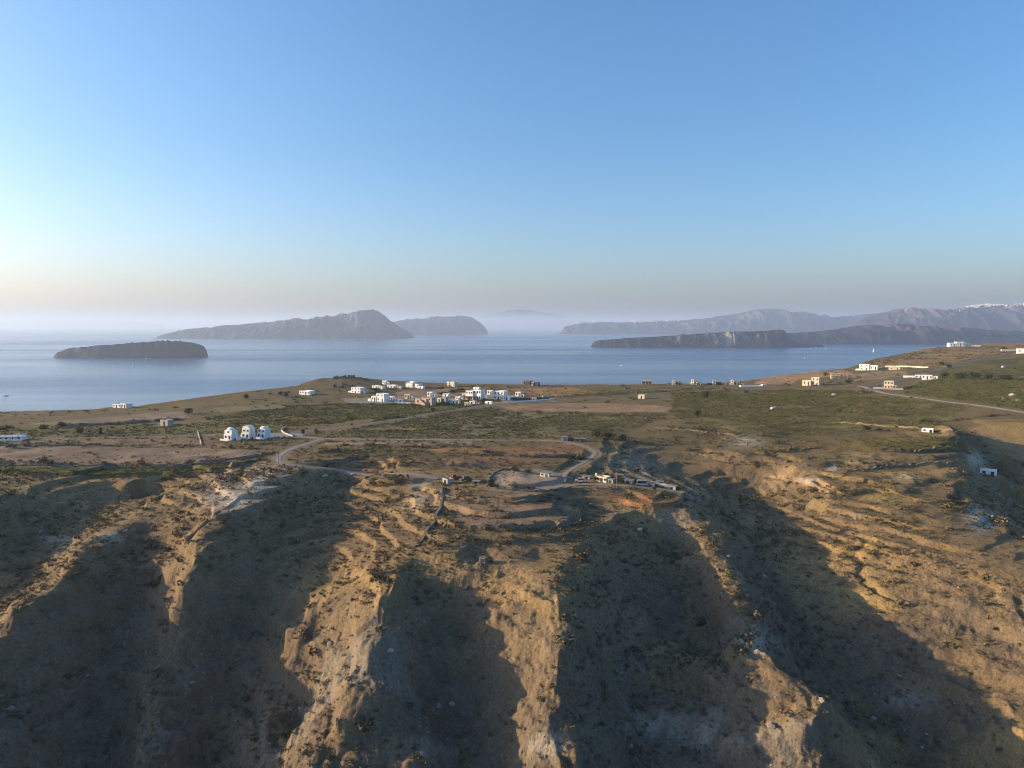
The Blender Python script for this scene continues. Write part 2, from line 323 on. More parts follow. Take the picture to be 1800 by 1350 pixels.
# roads: level the ground across each one
ROADS = [('lane', [(-60, 800), (0, 787), (45, 779), (85, 772), (200, 769), (350, 765), (382, 764)], 4.2, 'asphalt'),
         ('road', [(492, 765), (530, 759), (575, 755), (640, 747), (700, 738), (760, 727), (830, 716), (900, 709), (1000, 702), (1140, 692), (1275, 685)], 5.0, 'asphalt'),
         ('dirt_road', [(500, 760), (520, 767), (560, 771), (640, 772), (720, 773), (800, 773), (880, 774), (960, 774), (1000, 777), (1035, 786), (1050, 797), (1040, 808), (1012, 821), (992, 834), (990, 848)], 3.0, 'gravel'),
         ('concrete_lane', [(566, 772), (545, 779), (515, 788), (493, 799), (488, 810), (500, 817), (540, 821), (600, 825), (680, 828), (740, 834), (770, 842)], 3.6, 'concrete'),
         ('farm_track', [(864, 859), (910, 864), (960, 862), (992, 853), (1040, 850), (1110, 853), (1186, 863)], 4.5, 'gravel'),
         ('dirt_road', [(1850, 733), (1800, 725), (1740, 716), (1680, 708), (1620, 700), (1570, 694), (1540, 688), (1514, 679)], 7.5, 'pale'),
         ('road', [(1512, 681), (1545, 676), (1580, 668), (1610, 661), (1640, 653), (1680, 641), (1720, 633), (1760, 625), (1800, 617)], 6.0, 'asphalt'),
         ('field_path', [(1100, 682), (1150, 684), (1200, 686)], 2.5, 'gravel'),
         ('field_path', [(1350, 664), (1362, 669), (1368, 675)], 4.0, 'gravel')]
road_q = []
ROADMASK = np.zeros_like(Z)
for nm, pix, w, mt in ROADS:
    q = drape(pix, 3 if pix[0][1] > 740 else 5)
    z = ground_at(q[:, 0], q[:, 1])
    for _ in range(14): z[1:-1] = z[1:-1] * .4 + (z[:-2] + z[2:]) * .3
    road_q.append((q, z))
    far = 1.0 + max(0, (q[:, 1].mean() - 350) / 120)
    I, J, sd, par = near_line(q, w / 2 + 5 * far)
    zr = np.interp(par, np.arange(len(q)), z); m = sstep(w / 2 + 4.5 * far, w / 2 + 1.0 * far, np.abs(sd))
    Z[I, J] = Z[I, J] * (1 - m) + zr * m
    ROADMASK[I, J] = np.maximum(ROADMASK[I, J], sstep(w / 2 + 2.5, w / 2, np.abs(sd)))
# level pads under the buildings and yards
PADS = [(400, 775, 9), (431, 773, 9), (459, 773, 9), (20, 780, 16), (208, 716, 14), (782, 848, 6), (957, 838, 6), (1055, 847, 11), (1737, 835, 7), (1630, 760, 7), (1005, 776, 12), (1560, 686, 22), (830, 703, 22), (875, 703, 12), (287, 749, 7)]
for px, py, r in PADS:
    c = G(px, py); d = np.hypot(X - c[0], Y - c[1]); m = sstep(r * 1.5, r * .8, d); Z = Z * (1 - m) + c[2] * m
Z = Z.astype(np.float32)

# ------------------------------------------------------------------ ground colour (soil tones, with some sun and shade put in)
def in_poly(PX, PY, poly):
    p = np.array(poly, float); ins = np.zeros(PX.shape, bool)
    for (x1, y1), (x2, y2) in zip(p, np.roll(p, -1, 0)):
        if y1 == y2: continue
        c = ((PY >= min(y1, y2)) & (PY < max(y1, y2))) & (PX < (x2 - x1) * (PY - y1) / (y2 - y1) + x1)
        ins ^= c
    return ins
def lerp(a, b, m): return a + (np.asarray(b, np.float32) - a) * m[..., None]
n_big = fbm(X, Y, 45, 4, 81); n_mid = fbm(X, Y, 9, 4, 83); n_fine = fbm(X, Y, 1.6, 3, 85)
SOIL = np.empty(X.shape + (3,), np.float32); SOIL[:] = (0.200, 0.148, 0.092)
SOIL = lerp(SOIL, (0.265, 0.190, 0.105), sstep(-.1, .5, n_big + .4 * n_mid))
SOIL = lerp(SOIL, (0.150, 0.112, 0.070), sstep(.05, .5, n_mid - .3 * n_big))
SOIL = lerp(SOIL, (0.150, 0.122, 0.096), .85 * np.maximum(crag, sstep(.35, .6, SLOPE) * sstep(-62, -76, Z) * .8))  # steep low ground toned darker, deepening the gully shade by colour
right_slope = sstep(1420, 1560, X / np.maximum(Y, 1) * FPX + 900)
SOIL = lerp(SOIL, (0.325, 0.232, 0.103), right_slope * sstep(380, 320, Y) * sstep(-.5, .3, n_big + .5 * n_mid) * .75)  # golden dry grass, brightened to put added sunlight into the slope's colour
ash = sstep(.28, .52, fbm(X, Y, 26, 4, 91) + .25 * n_mid) * sstep(.2, .6, SLOPE) * near
SOIL = lerp(SOIL, (0.24, 0.222, 0.20), ash * .4)
flat = sstep(250, 300, Y) * sstep(.2, .1, SLOPE)
SOIL = lerp(SOIL, (0.145, 0.118, 0.066), flat * .85)
# survey coordinates of every vertex, only to lay the field plans
vz = Z; dyv = Y * CP - vz * SP; PXv = 900 + FPX * X / dyv; PYv = 675 - FPX * (Y * SP + vz * CP) / dyv
PXv = PXv + fbm(X, Y, 14, 3, 95) * 5 + fbm(X, Y, 45, 3, 96) * 14 * sstep(380, 450, Y); PYv = PYv + fbm(X, Y, 14, 3, 97) * np.clip(900 / Y, 0, 4)
VINE = np.zeros_like(Z); BARE = np.zeros_like(Z)
FIELDS = [([(600, 700), (690, 698), (820, 690), (975, 696), (975, 705), (900, 709), (840, 714), (740, 714), (610, 711)], (.26, .22, .17), 0, 1), ([(-150, 786), (90, 786), (330, 788), (450, 791), (490, 795), (400, 813), (300, 820), (-150, 817)], (.215, .165, .125), 0, 1), ([(88, 774), (340, 770), (405, 784), (96, 781)], (.21, .145, .092), 0, .5),
          ([(-150, 821), (300, 824), (420, 816), (472, 800), (460, 808), (400, 826), (260, 836), (-150, 831)], (.085, .095, .035), .3, 0), ([(-150, 748), (120, 752), (380, 742), (520, 748), (480, 762), (390, 764), (100, 767), (-150, 776)], (.135, .118, .055), .5, 0),
          ([(50, 744), (230, 730), (320, 722), (330, 735), (150, 748)], (.20, .165, .125), 0, .7), ([(350, 735), (480, 716), (640, 706), (720, 712), (640, 738), (520, 750), (400, 742)], (.135, .112, .045), .8, 0), ([(380, 716), (500, 710), (510, 716), (390, 726)], (.17, .155, .10), 0, .6),
          ([(575, 775), (832, 776), (826, 783), (570, 781)], (.27, .21, .155), 0, 1), ([(545, 797), (830, 788), (1000, 780), (1045, 793), (1030, 804), (950, 803), (800, 796), (640, 794)], (.225, .137, .075), 0, .8), ([(530, 811), (860, 802), (960, 808), (870, 821), (760, 816)], (.21, .132, .085), 0, .8),
          ([(860, 836), (880, 824), (940, 823), (985, 833), (988, 850), (950, 861), (866, 857)], (.27, .215, .165), 0, 1), ([(780, 865), (980, 866), (985, 872), (900, 884), (830, 880)], (.21, .15, .095), 0, .5), ([(790, 885), (1000, 888), (1030, 920), (820, 926)], (.225, .165, .115), 0, .7), ([(1065, 872), (1190, 868), (1200, 895), (1100, 892)], (.225, .13, .075), 0, .3),
          ([(560, 769), (640, 749), (780, 725), (860, 716), (1000, 724), (1180, 727), (1120, 752), (1000, 766), (800, 771)], (.155, .132, .078), 1, 0), ([(610, 712), (760, 706), (900, 700), (830, 714), (660, 742)], (.12, .108, .045), .9, 0),
          ([(870, 711), (1000, 709), (1150, 711), (1186, 717), (1170, 724), (1000, 724), (900, 721)], (.25, .172, .112), 0, 1), ([(960, 700), (1140, 692), (1290, 682), (1100, 680), (960, 684)], (.13, .115, .05), .6, 0), ([(860, 684), (1000, 680), (1060, 690), (900, 702)], (.26, .165, .085), .1, .6), ([(690, 690), (770, 682), (830, 680), (760, 696), (690, 700)], (.25, .18, .12), 0, .9),
          ([(1180, 690), (1300, 684), (1510, 686), (1560, 698), (1700, 715), (1680, 735), (1660, 752), (1500, 762), (1420, 766), (1310, 762), (1220, 755), (1180, 728)], (.145, .122, .06), 1, 0), ([(1580, 690), (1640, 664), (1810, 640), (1950, 660), (1950, 735), (1800, 719), (1680, 703)], (.10, .092, .038), 1, 0), ([(1620, 655), (1720, 636), (1850, 622), (1900, 640), (1700, 660)], (.115, .105, .045), .7, 0),
          ([(1520, 640), (1560, 625), (1640, 611), (1760, 602), (1850, 597), (1850, 606), (1740, 624), (1660, 644), (1560, 652)], (.235, .165, .095), .08, .2), ([(1320, 674), (1345, 662), (1430, 653), (1490, 650), (1500, 658), (1420, 668), (1370, 676)], (.32, .205, .115), 0, .6), ([(1490, 658), (1560, 652), (1610, 652), (1580, 662), (1500, 670)], (.24, .185, .12), 0, .7),
          ([(1480, 772), (1600, 772), (1690, 768), (1704, 795), (1490, 791)], (.14, .118, .048), .6, 0), ([(1480, 798), (1700, 799), (1690, 818), (1490, 826)], (.20, .155, .10), .3, 0), ([(1510, 832), (1690, 823), (1690, 845), (1560, 836)], (.26, .18, .09), 0, .4), ([(1330, 838), (1420, 815), (1440, 830), (1470, 870), (1400, 848)], (.25, .185, .115), 0, .8), ([(1700, 738), (1850, 735), (1850, 790), (1790, 775)], (.24, .172, .085), 0, .2)]
for poly, colr, vine, bare in FIELDS:
    xs = [p[0] for p in poly]; ys = [p[1] for p in poly]
    b = (PXv > min(xs)) & (PXv < max(xs)) & (PYv > min(ys)) & (PYv < max(ys)) & (Y > 205)
    I, J = np.nonzero(b); ins = in_poly(PXv[I, J], PYv[I, J], poly); I, J = I[ins], J[ins]
    SOIL[I, J] = np.array(colr, np.float32) * (1 + .22 * n_mid[I, J] + .16 * n_big[I, J])[:, None]
    VINE[I, J] = vine; BARE[I, J] = bare
# pale tuff scars
for px, py, rx, ry, st in [(425, 850, 45, 26, .8), (395, 880, 40, 18, .8), (470, 838, 30, 18, .6), (190, 945, 22, 9, .8), (100, 948, 30, 8, .5), (1727, 918, 26, 16, 1), (1712, 903, 14, 12, .9), (1465, 823, 10, 7, .9), (1420, 845, 16, 5, .7), (1310, 775, 30, 9, .6), (1110, 822, 40, 22, .5), (1714, 810, 16, 14, .9), (1600, 840, 26, 5, .7), (1330, 1130, 26, 22, .6), (960, 1310, 40, 22, .5), (1160, 1270, 60, 20, .45), (760, 1320, 50, 20, .4), (740, 870, 26, 30, .35), (1240, 1300, 60, 30, .4), (1600, 1230, 40, 20, .4), (1215, 870, 20, 16, .4), (1500, 905, 20, 5, .4)]:
    m = np.exp(-(((PXv - px) / rx) ** 2 + ((PYv - py) / ry) ** 2)) * sstep(-.35, .35, fbm(X, Y, 4, 3, 101) + .3) * sstep(400, 380, Y)
    SOIL = lerp(SOIL, (.46, .42, .37), np.clip(m * st, 0, 1))
SOIL *= (1 + .18 * n_mid + .14 * n_fine * near)[..., None]
SOIL = lerp(SOIL, (.27, .225, .175), ROADMASK * .55)
SOIL = np.clip(SOIL * np.array((1.05, .99, .87), np.float32), .02, .8)

# ------------------------------------------------------------------ materials
MATS = {}
def mat(name, colour, rough=.9, var=.12, scale=.6, bump=0.0, bscale=3.0, spec=.2):
    """a painted or mineral surface with uneven colour and fine relief"""
    if name in MATS: return MATS[name]
    m = bpy.data.materials.new(name); m.use_nodes = True; n = m.node_tree; b = n.nodes['Principled BSDF']
    tc = n.nodes.new('ShaderNodeNewGeometry'); tx = n.nodes.new('ShaderNodeTexNoise'); tx.inputs['Scale'].default_value = scale; tx.inputs['Detail'].default_value = 5
    n.links.new(tc.outputs['Position'], tx.inputs['Vector'])
    mr = n.nodes.new('ShaderNodeMapRange'); mr.inputs['From Min'].default_value = .25; mr.inputs['From Max'].default_value = .75; mr.inputs['To Min'].default_value = 1 - var; mr.inputs['To Max'].default_value = 1 + var
    n.links.new(tx.outputs['Fac'], mr.inputs['Value'])
    mx = n.nodes.new('ShaderNodeVectorMath'); mx.operation = 'SCALE'; mx.inputs[0].default_value = colour; n.links.new(mr.outputs[0], mx.inputs['Scale']); n.links.new(mx.outputs[0], b.inputs['Base Color'])
    b.inputs['Roughness'].default_value = rough; b.inputs['Specular IOR Level'].default_value = spec
    if bump:
        t2 = n.nodes.new('ShaderNodeTexNoise'); t2.inputs['Scale'].default_value = bscale; t2.inputs['Detail'].default_value = 4; n.links.new(tc.outputs['Position'], t2.inputs['Vector'])
        bp = n.nodes.new('ShaderNodeBump'); bp.inputs['Distance'].default_value = bump; n.links.new(t2.outputs['Fac'], bp.inputs['Height']); n.links.new(bp.outputs[0], b.inputs['Normal'])
    MATS[name] = m; return m
def ground_mat(name, attr, bump):
    m = bpy.data.materials.new(name); m.use_nodes = True; n = m.node_tree; b = n.nodes['Principled BSDF']
    at = n.nodes.new('ShaderNodeAttribute'); at.attribute_name = attr
    ge = n.nodes.new('ShaderNodeNewGeometry')
    t1 = n.nodes.new('ShaderNodeTexNoise'); t1.inputs['Scale'].default_value = 1.3; t1.inputs['Detail'].default_value = 8; t1.inputs['Roughness'].default_value = .65
    n.links.new(ge.outputs['Position'], t1.inputs['Vector'])
    mr = n.nodes.new('ShaderNodeMapRange'); mr.inputs['From Min'].default_value = .3; mr.inputs['From Max'].default_value = .7; mr.inputs['To Min'].default_value = .66; mr.inputs['To Max'].default_value = 1.34
    n.links.new(t1.outputs['Fac'], mr.inputs['Value'])
    vm = n.nodes.new('ShaderNodeVectorMath'); vm.operation = 'SCALE'; n.links.new(at.outputs['Color'], vm.inputs[0]); n.links.new(mr.outputs[0], vm.inputs['Scale']); n.links.new(vm.outputs[0], b.inputs['Base Color'])
    b.inputs['Roughness'].default_value = 1.0; b.inputs['Specular IOR Level'].default_value = .08
    t3 = n.nodes.new('ShaderNodeTexNoise'); t3.inputs['Scale'].default_value = 5.5; t3.inputs['Detail'].default_value = 3; n.links.new(ge.outputs['Position'], t3.inputs['Vector'])
    m3 = n.nodes.new('ShaderNodeMapRange'); m3.inputs['From Min'].default_value = .3; m3.inputs['From Max'].default_value = .7; m3.inputs['To Min'].default_value = .72; m3.inputs['To Max'].default_value = 1.28; n.links.new(t3.outputs['Fac'], m3.inputs['Value'])
    v2 = n.nodes.new('ShaderNodeVectorMath'); v2.operation = 'SCALE'; n.links.new(vm.outputs[0], v2.inputs[0]); n.links.new(m3.outputs[0], v2.inputs['Scale']); n.links.new(v2.outputs[0], b.inputs['Base Color'])
    bp = n.nodes.new('ShaderNodeBump'); bp.inputs['Distance'].default_value = bump; bp.inputs['Strength'].default_value = 1.0
    n.links.new(t1.outputs['Fac'], bp.inputs['Height']); n.links.new(bp.outputs[0], b.inputs['Normal'])
    return m
WHITE = mat('whitewash', (.78, .76, .72), .85, .06, .5); CREAM = mat('cream_plaster', (.62, .53, .39), .9, .1, .5); PINK = mat('pink_plaster', (.50, .37, .28), .9, .12, .5)
STONE = mat('rubble_stone', (.20, .16, .115), .95, .35, 1.6, .12, 2.5); DSTONE = mat('dark_stone', (.12, .105, .09), .95, .3, 1.2, .1, 2.0); CONC = mat('bare_concrete', (.36, .33, .29), .9, .15, .7)
PANE = mat('window_glass', (.035, .045, .055), .15, .2, .8, spec=.5); BLUE = mat('blue_paint', (.05, .12, .28), .6, .1); WOOD = mat('weathered_wood', (.20, .14, .085), .85, .3, 2.0); TIN = mat('tin_sheet', (.22, .205, .185), .5, .2, .8)
ASPH = mat('asphalt', (.155, .148, .140), .9, .18, .5, .03, 5); GRAV = mat('gravel', (.265, .215, .15), .95, .3, .5, .05, 4); PALEG = mat('pale_gravel', (.42, .34, .235), .95, .2, .5, .05, 4); CONCL = mat('lane_concrete', (.23, .22, .205), .9, .16, .5, .03, 4)
NET = mat('green_netting', (.045, .09, .06), .9, .3, 1.0); RED = mat('red_paint', (.30, .05, .03), .6, .15); BARK = mat('bark', (.09, .065, .045), .95, .3, 4.0); HULL = mat('boat_hull', (.8, .8, .8), .4, .04); SAILC = mat('sail_cloth', (.82, .80, .75), .8, .05); FOAM = mat('wake_foam', (.75, .78, .8), .9, .3, .2)

# ------------------------------------------------------------------ mesh helpers
def grid_mesh(name, X, Y, Z, wrap=False):
    n, m = X.shape
    me = bpy.data.meshes.new(name)
    me.vertices.add(n * m); me.vertices.foreach_set('co', np.stack([X, Y, Z], -1).astype(np.float32).ravel())
    idx = np.arange(n * m).reshape(n, m)
    q = np.stack([idx[:-1, :-1], idx[:-1, 1:], idx[1:, 1:], idx[1:, :-1]], -1).reshape(-1, 4)
    me.loops.add(q.size); me.loops.foreach_set('vertex_index', q.ravel().astype(np.int32))
    me.polygons.add(len(q)); me.polygons.foreach_set('loop_start', np.arange(0, q.size, 4, dtype=np.int32))
    me.polygons.foreach_set('use_smooth', np.ones(len(q), bool))
    me.update(calc_edges=True); return me
def link(name, me, material=None, parent=None):
    o = bpy.data.objects.new(name, me); COL.objects.link(o)
    if material is not None and me is not None and not me.materials: me.materials.append(material)
    if parent is not None: o.parent = parent
    return o
def struct(name, me, material): o = link(name, me, material); o['kind'] = 'structure'; return o
def tag(o, label, cat, group=None):
    o['label'] = label; o['category'] = cat
    if group: o['group'] = group
    return o
def empty(name, loc, rz=0.0):
    o = bpy.data.objects.new(name, None); COL.objects.link(o); o.location = loc; o.rotation_euler = (0, 0, rz); o.empty_display_size = 1; return o
class MB:
    """collects boxes and other solids for one mesh"""
    def __init__(s): s.v = []; s.f = []
    def add(s, v, f):
        n = len(s.v); s.v += [tuple(map(float, p)) for p in v]; s.f += [tuple(i + n for i in q) for q in f]; return s
    def box(s, x0, x1, y0, y1, z0, z1, taper=0.0):
        t = taper
        return s.add([(x0, y0, z0), (x1, y0, z0), (x1, y1, z0), (x0, y1, z0), (x0 + t, y0 + t, z1), (x1 - t, y0 + t, z1), (x1 - t, y1 - t, z1), (x0 + t, y1 - t, z1)],
                     [(3, 2, 1, 0), (4, 5, 6, 7), (0, 1, 5, 4), (1, 2, 6, 5), (2, 3, 7, 6), (3, 0, 4, 7)])
    def block(s, x0, x1, y0, y1, z0, z1, par=.35, th=.28, t=.06):
        """walls with a parapet round a sunk flat roof"""
        a = [(x0, y0, z0), (x1, y0, z0), (x1, y1, z0), (x0, y1, z0)]; b = [(x0 + t, y0 + t, z1), (x1 - t, y0 + t, z1), (x1 - t, y1 - t, z1), (x0 + t, y1 - t, z1)]
        k = th + t; c = [(x0 + k, y0 + k, z1), (x1 - k, y0 + k, z1), (x1 - k, y1 - k, z1), (x0 + k, y1 - k, z1)]; d = [(x, y, z1 - par) for x, y, _ in c]
        f = [(3, 2, 1, 0)] + [(i, (i + 1) % 4, 4 + (i + 1) % 4, 4 + i) for i in range(4)] + [(4 + i, 4 + (i + 1) % 4, 8 + (i + 1) % 4, 8 + i) for i in range(4)] + [(8 + i, 8 + (i + 1) % 4, 12 + (i + 1) % 4, 12 + i) for i in range(4)] + [(12, 13, 14, 15)]
        return s.add(a + b + c + d, f)
    def dome(s, cx, cy, z, rx, ry, rz, n=16, m=6):
        v = []; f = []
        for j in range(m):
            a = j / m * math.pi / 2
            v += [(cx + rx * math.cos(a) * math.cos(2 * math.pi * i / n), cy + ry * math.cos(a) * math.sin(2 * math.pi * i / n), z + rz * math.sin(a)) for i in range(n)]
        v.append((cx, cy, z + rz))
        for j in range(m - 1): f += [(j * n + i, j * n + (i + 1) % n, (j + 1) * n + (i + 1) % n, (j + 1) * n + i) for i in range(n)]
        f += [((m - 1) * n + i, (m - 1) * n + (i + 1) % n, m * n) for i in range(n)]
        return s.add(v, f)
    def vault(s, x0, x1, y0, y1, z, h, n=10):
        """half-barrel roof whose round gable faces the front"""
        v = []; r = (x1 - x0) / 2; cx = (x0 + x1) / 2
        for y in (y0, y1): v += [(cx - r * math.cos(math.pi * i / n), y, z + h * math.sin(math.pi * i / n)) for i in range(n + 1)]
        k = n + 1; f = [(i, k + i, k + i + 1, i + 1) for i in range(n)] + [tuple(range(n, -1, -1))[::-1], tuple(range(k, 2 * k))[::-1]]
        return s.add(v, f)
    def cyl(s, x, y, z0, z1, r0, r1, n=8):
        v = [(x + r * math.cos(2 * math.pi * i / n), y + r * math.sin(2 * math.pi * i / n), z) for z, r in ((z0, r0), (z1, r1)) for i in range(n)]
        return s.add(v, [(i, (i + 1) % n, n + (i + 1) % n, n + i) for i in range(n)] + [tuple(range(n - 1, -1, -1)), tuple(range(n, 2 * n))])
    def build(s, name, material, parent=None, smooth=False):
        me = bpy.data.meshes.new(name); me.from_pydata(s.v, [], s.f); me.update()
        if smooth: me.polygons.foreach_set('use_smooth', np.ones(len(me.polygons), bool))
        return link(name, me, material, parent)

# ------------------------------------------------------------------ terrain, roads, sea
me = grid_mesh('terrain', X, Y, Z)
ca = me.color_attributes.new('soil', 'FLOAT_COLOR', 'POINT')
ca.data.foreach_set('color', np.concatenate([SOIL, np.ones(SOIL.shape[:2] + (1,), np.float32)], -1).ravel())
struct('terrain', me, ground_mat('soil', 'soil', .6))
for (nm, pix, w, mt), (q, z) in zip(ROADS, road_q):
    d = np.gradient(q, axis=0); d /= np.linalg.norm(d, axis=1)[:, None] + 1e-9; nx, ny = -d[:, 1], d[:, 0]
    lift = .10 + .05 * np.clip((q[:, 1] - 300) / 100, 0, 8)
    rng = np.random.RandomState(len(q)); wl = w * .31 * (1 + .16 * rng.randn(len(q))); wr = w * .31 * (1 + .16 * rng.randn(len(q)))
    cols = [-1, -.5, 0, .5, 1]; XX = np.stack([q[:, 0] + nx * (wl if c < 0 else wr) * c for c in cols], 1); YY = np.stack([q[:, 1] + ny * (wl if c < 0 else wr) * c for c in cols], 1)
    ZZ = np.stack([z + lift - (.05 if abs(c) == 1 else 0) for c in cols], 1)
    struct(nm, grid_mesh(nm, XX[:, ::-1], YY[:, ::-1], ZZ[:, ::-1]), {'asphalt': ASPH, 'pale': PALEG, 'gravel': GRAV, 'concrete': CONCL}[mt])
def sea_mat():
    m = bpy.data.materials.new('sea_water'); m.use_nodes = True; n = m.node_tree; b = n.nodes['Principled BSDF']
    b.inputs['Base Color'].default_value = (.010, .055, .135, 1); b.inputs['IOR'].default_value = 1.33
    ge = n.nodes.new('ShaderNodeNewGeometry')
    def noise(scale, det, stretch=(1, 1, 1)):
        mp = n.nodes.new('ShaderNodeMapping'); mp.inputs['Scale'].default_value = stretch; n.links.new(ge.outputs['Position'], mp.inputs['Vector'])
        t = n.nodes.new('ShaderNodeTexNoise'); t.inputs['Scale'].default_value = scale; t.inputs['Detail'].default_value = det; n.links.new(mp.outputs[0], t.inputs['Vector']); return t.outputs['Fac']
    w1 = noise(.05, 6); slick = noise(.0016, 7, (.16, 1, 1))
    mr = n.nodes.new('ShaderNodeMapRange'); mr.inputs['From Min'].default_value = .40; mr.inputs['From Max'].default_value = .62; mr.inputs['To Min'].default_value = .19; mr.inputs['To Max'].default_value = .30
    n.links.new(slick, mr.inputs['Value']); n.links.new(mr.outputs[0], b.inputs['Roughness'])
    bp = n.nodes.new('ShaderNodeBump'); bp.inputs['Distance'].default_value = 2.6; n.links.new(w1, bp.inputs['Height'])
    m2 = n.nodes.new('ShaderNodeMapRange'); m2.inputs['From Min'].default_value = .40; m2.inputs['From Max'].default_value = .62; m2.inputs['To Min'].default_value = .4; m2.inputs['To Max'].default_value = 1.0
    n.links.new(slick, m2.inputs['Value']); n.links.new(m2.outputs[0], bp.inputs['Strength']); n.links.new(bp.outputs[0], b.inputs['Normal'])
    return m
s = bpy.data.meshes.new('sea'); s.from_pydata([(-8e4, -8e4, SEA_Z), (8e4, -8e4, SEA_Z), (8e4, 8e4, SEA_Z), (-8e4, 8e4, SEA_Z)], [], [(0, 1, 2, 3)])
struct('sea', s, sea_mat())

# ------------------------------------------------------------------ the far islands
def island(name, D, thick, prof, col_top, col_cliff, seed, cliff=.3, back=.55, flute=.05, nu=320, nv=110, patches=None):
    """land rising from the sea at distance D: prof = skyline points (px, py); the near side is a cliff"""
    px = np.array([p[0] for p in prof], float); k = (px - 900) / FPX; top = np.array([(572 - p[1]) / FPX * D for p in prof]) - SEA_Z
    u = np.linspace(0, 1, nu); pu = px[0] + (px[-1] - px[0]) * u; h = np.interp(pu, px, top)
    v = np.linspace(0, 1, nv); U, V = np.meshgrid(u, v)
    xu = np.interp(pu, px, k * (D + thick * cliff))
    mw = D / FPX; xm = (U * (px[-1] - px[0])) * mw; ym = V * thick; sc = thick * .16
    n1 = fbm(xm, ym, sc * .55, 5, seed, .55); n2 = fbm(xm, ym, sc * 2.4, 4, seed + 3); rg = fbm(xm + n2 * sc * .5, ym * .45, sc * .8, 4, seed + 5, .55, True)
    coast = .5 * n2 * cliff + flute * (rg - .2)
    rise = sstep(0, cliff * 1.05, V + coast * sstep(0, .1, V)); rise = np.where(rise < .5, rise ** .8, 1 - (1 - rise) ** 1.3 * .87); fall = 1 - sstep(back, 1.0, V + .1 * n2)
    H = h[None, :] * np.clip(rise, 0, 1) * fall * (1 - .30 * sstep(cliff, 1, V) * (1 + .4 * n2)); H = H * (1 + .16 * (rg - .3) * np.sin(np.pi * np.clip(V / (cliff * 1.3), 0, 1)) + .05 * n1)
    H *= sstep(0, .02, U) * sstep(1, .98, U)
    shrink = .35 + .65 * np.sqrt(np.clip(1 - (2 * U - 1) ** 2, 0, 1))
    Yv = D + thick * (cliff + (V - cliff) * shrink) + n2 * thick * .10
    Xv = np.interp(pu, px, k * (D + thick * cliff))[None, :] + n2 * thick * .02
    Zv = SEA_Z - 3 + H
    c = np.empty(H.shape + (3,), np.float32); col_cliff = np.array(col_cliff) * .30 + np.array((.006, .014, .026)); col_top = np.array(col_top) * .55 + np.array((.0, .008, .020)); c[:] = col_cliff * .8  # brown stone darkened and tinted blue, distance haze put into the colour
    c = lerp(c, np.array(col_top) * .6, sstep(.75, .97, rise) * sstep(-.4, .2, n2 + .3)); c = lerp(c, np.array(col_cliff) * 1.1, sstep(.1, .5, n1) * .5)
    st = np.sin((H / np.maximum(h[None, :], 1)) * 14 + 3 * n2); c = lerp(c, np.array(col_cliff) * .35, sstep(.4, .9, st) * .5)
    for (qx, w, v0, v1, cc, stn) in (patches or []):
        m = np.exp(-((pu[None, :] - qx) / w) ** 2) * sstep(v0, v0 + .08, V) * sstep(v1, v1 - .08, V) * sstep(-.3, .2, n1 + .15); c = lerp(c, cc, m * stn)
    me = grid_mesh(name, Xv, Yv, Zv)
    a = me.color_attributes.new('hazed_rock', 'FLOAT_COLOR', 'POINT'); a.data.foreach_set('color', np.concatenate([c, np.ones(c.shape[:2] + (1,), np.float32)], -1).astype(np.float32).ravel())
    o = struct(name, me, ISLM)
    return dict(pu=pu, X=Xv, Y=Yv, Z=Zv)
ISLM = bpy.data.materials.new('hazed_island_rock'); ISLM.use_nodes = True
_b = ISLM.node_tree.nodes['Principled BSDF']; _a = ISLM.node_tree.nodes.new('ShaderNodeAttribute'); _a.attribute_name = 'hazed_rock'; ISLM.node_tree.links.new(_a.outputs['Color'], _b.inputs['Base Color']); _b.inputs['Roughness'].default_value = 1; _b.inputs['Specular IOR Level'].default_value = .05
island('island', 4350, 420, [(90, 627), (103, 618), (118, 612), (150, 609), (200, 605), (240, 602), (286, 599), (320, 600), (338, 602), (345, 612), (350, 622)], (.10, .095, .06), (.105, .088, .07), 3, .14, .75, .03, patches=[(105, 14, .02, .14, (.42, .38, .3), .8), (133, 6, .03, .14, (.35, .32, .26), .6), (240, 130, .10, .16, (.20, .17, .13), .5)])
isl_th = island('island', 10500, 1900, [(285, 590), (320, 582), (360, 577), (420, 571), (470, 566), (520, 560), (560, 556), (600, 551), (630, 547), (646, 543.5), (656, 540.5), (664, 543), (672, 550), (684, 561), (698, 572), (712, 582), (724, 591)], (.17, .145, .105), (.15, .125, .10), 7, .45, .7, .08, patches=[(540, 60, .2, .5, (.30, .27, .22), .5), (640, 30, .1, .5, (.24, .2, .16), .4)])
island('island', 15500, 2200, [(630, 578), (670, 568), (705, 562), (740, 559), (780, 556), (810, 554), (830, 556), (845, 566), (853, 575), (860, 586)], (.15, .125, .095), (.13, .11, .09), 11, .4, .7, .06)
isl_oia = island('headland', 16500, 2600, [(980, 581), (992, 573), (1012, 568), (1060, 567), (1110, 566), (1160, 565), (1200, 562), (1250, 558), (1300, 550), (1330, 544), (1357, 542), (1380, 545), (1410, 550), (1450, 556), (1490, 556), (1520, 552), (1545, 550), (1600, 552), (1640, 554), (1700, 556)], (.16, .125, .095), (.145, .11, .088), 17, .45, .75, .09, nu=420, patches=[(1200, 30, .1, .4, (.26, .22, .18), .5), (1320, 50, .1, .4, (.24, .19, .16), .4)])
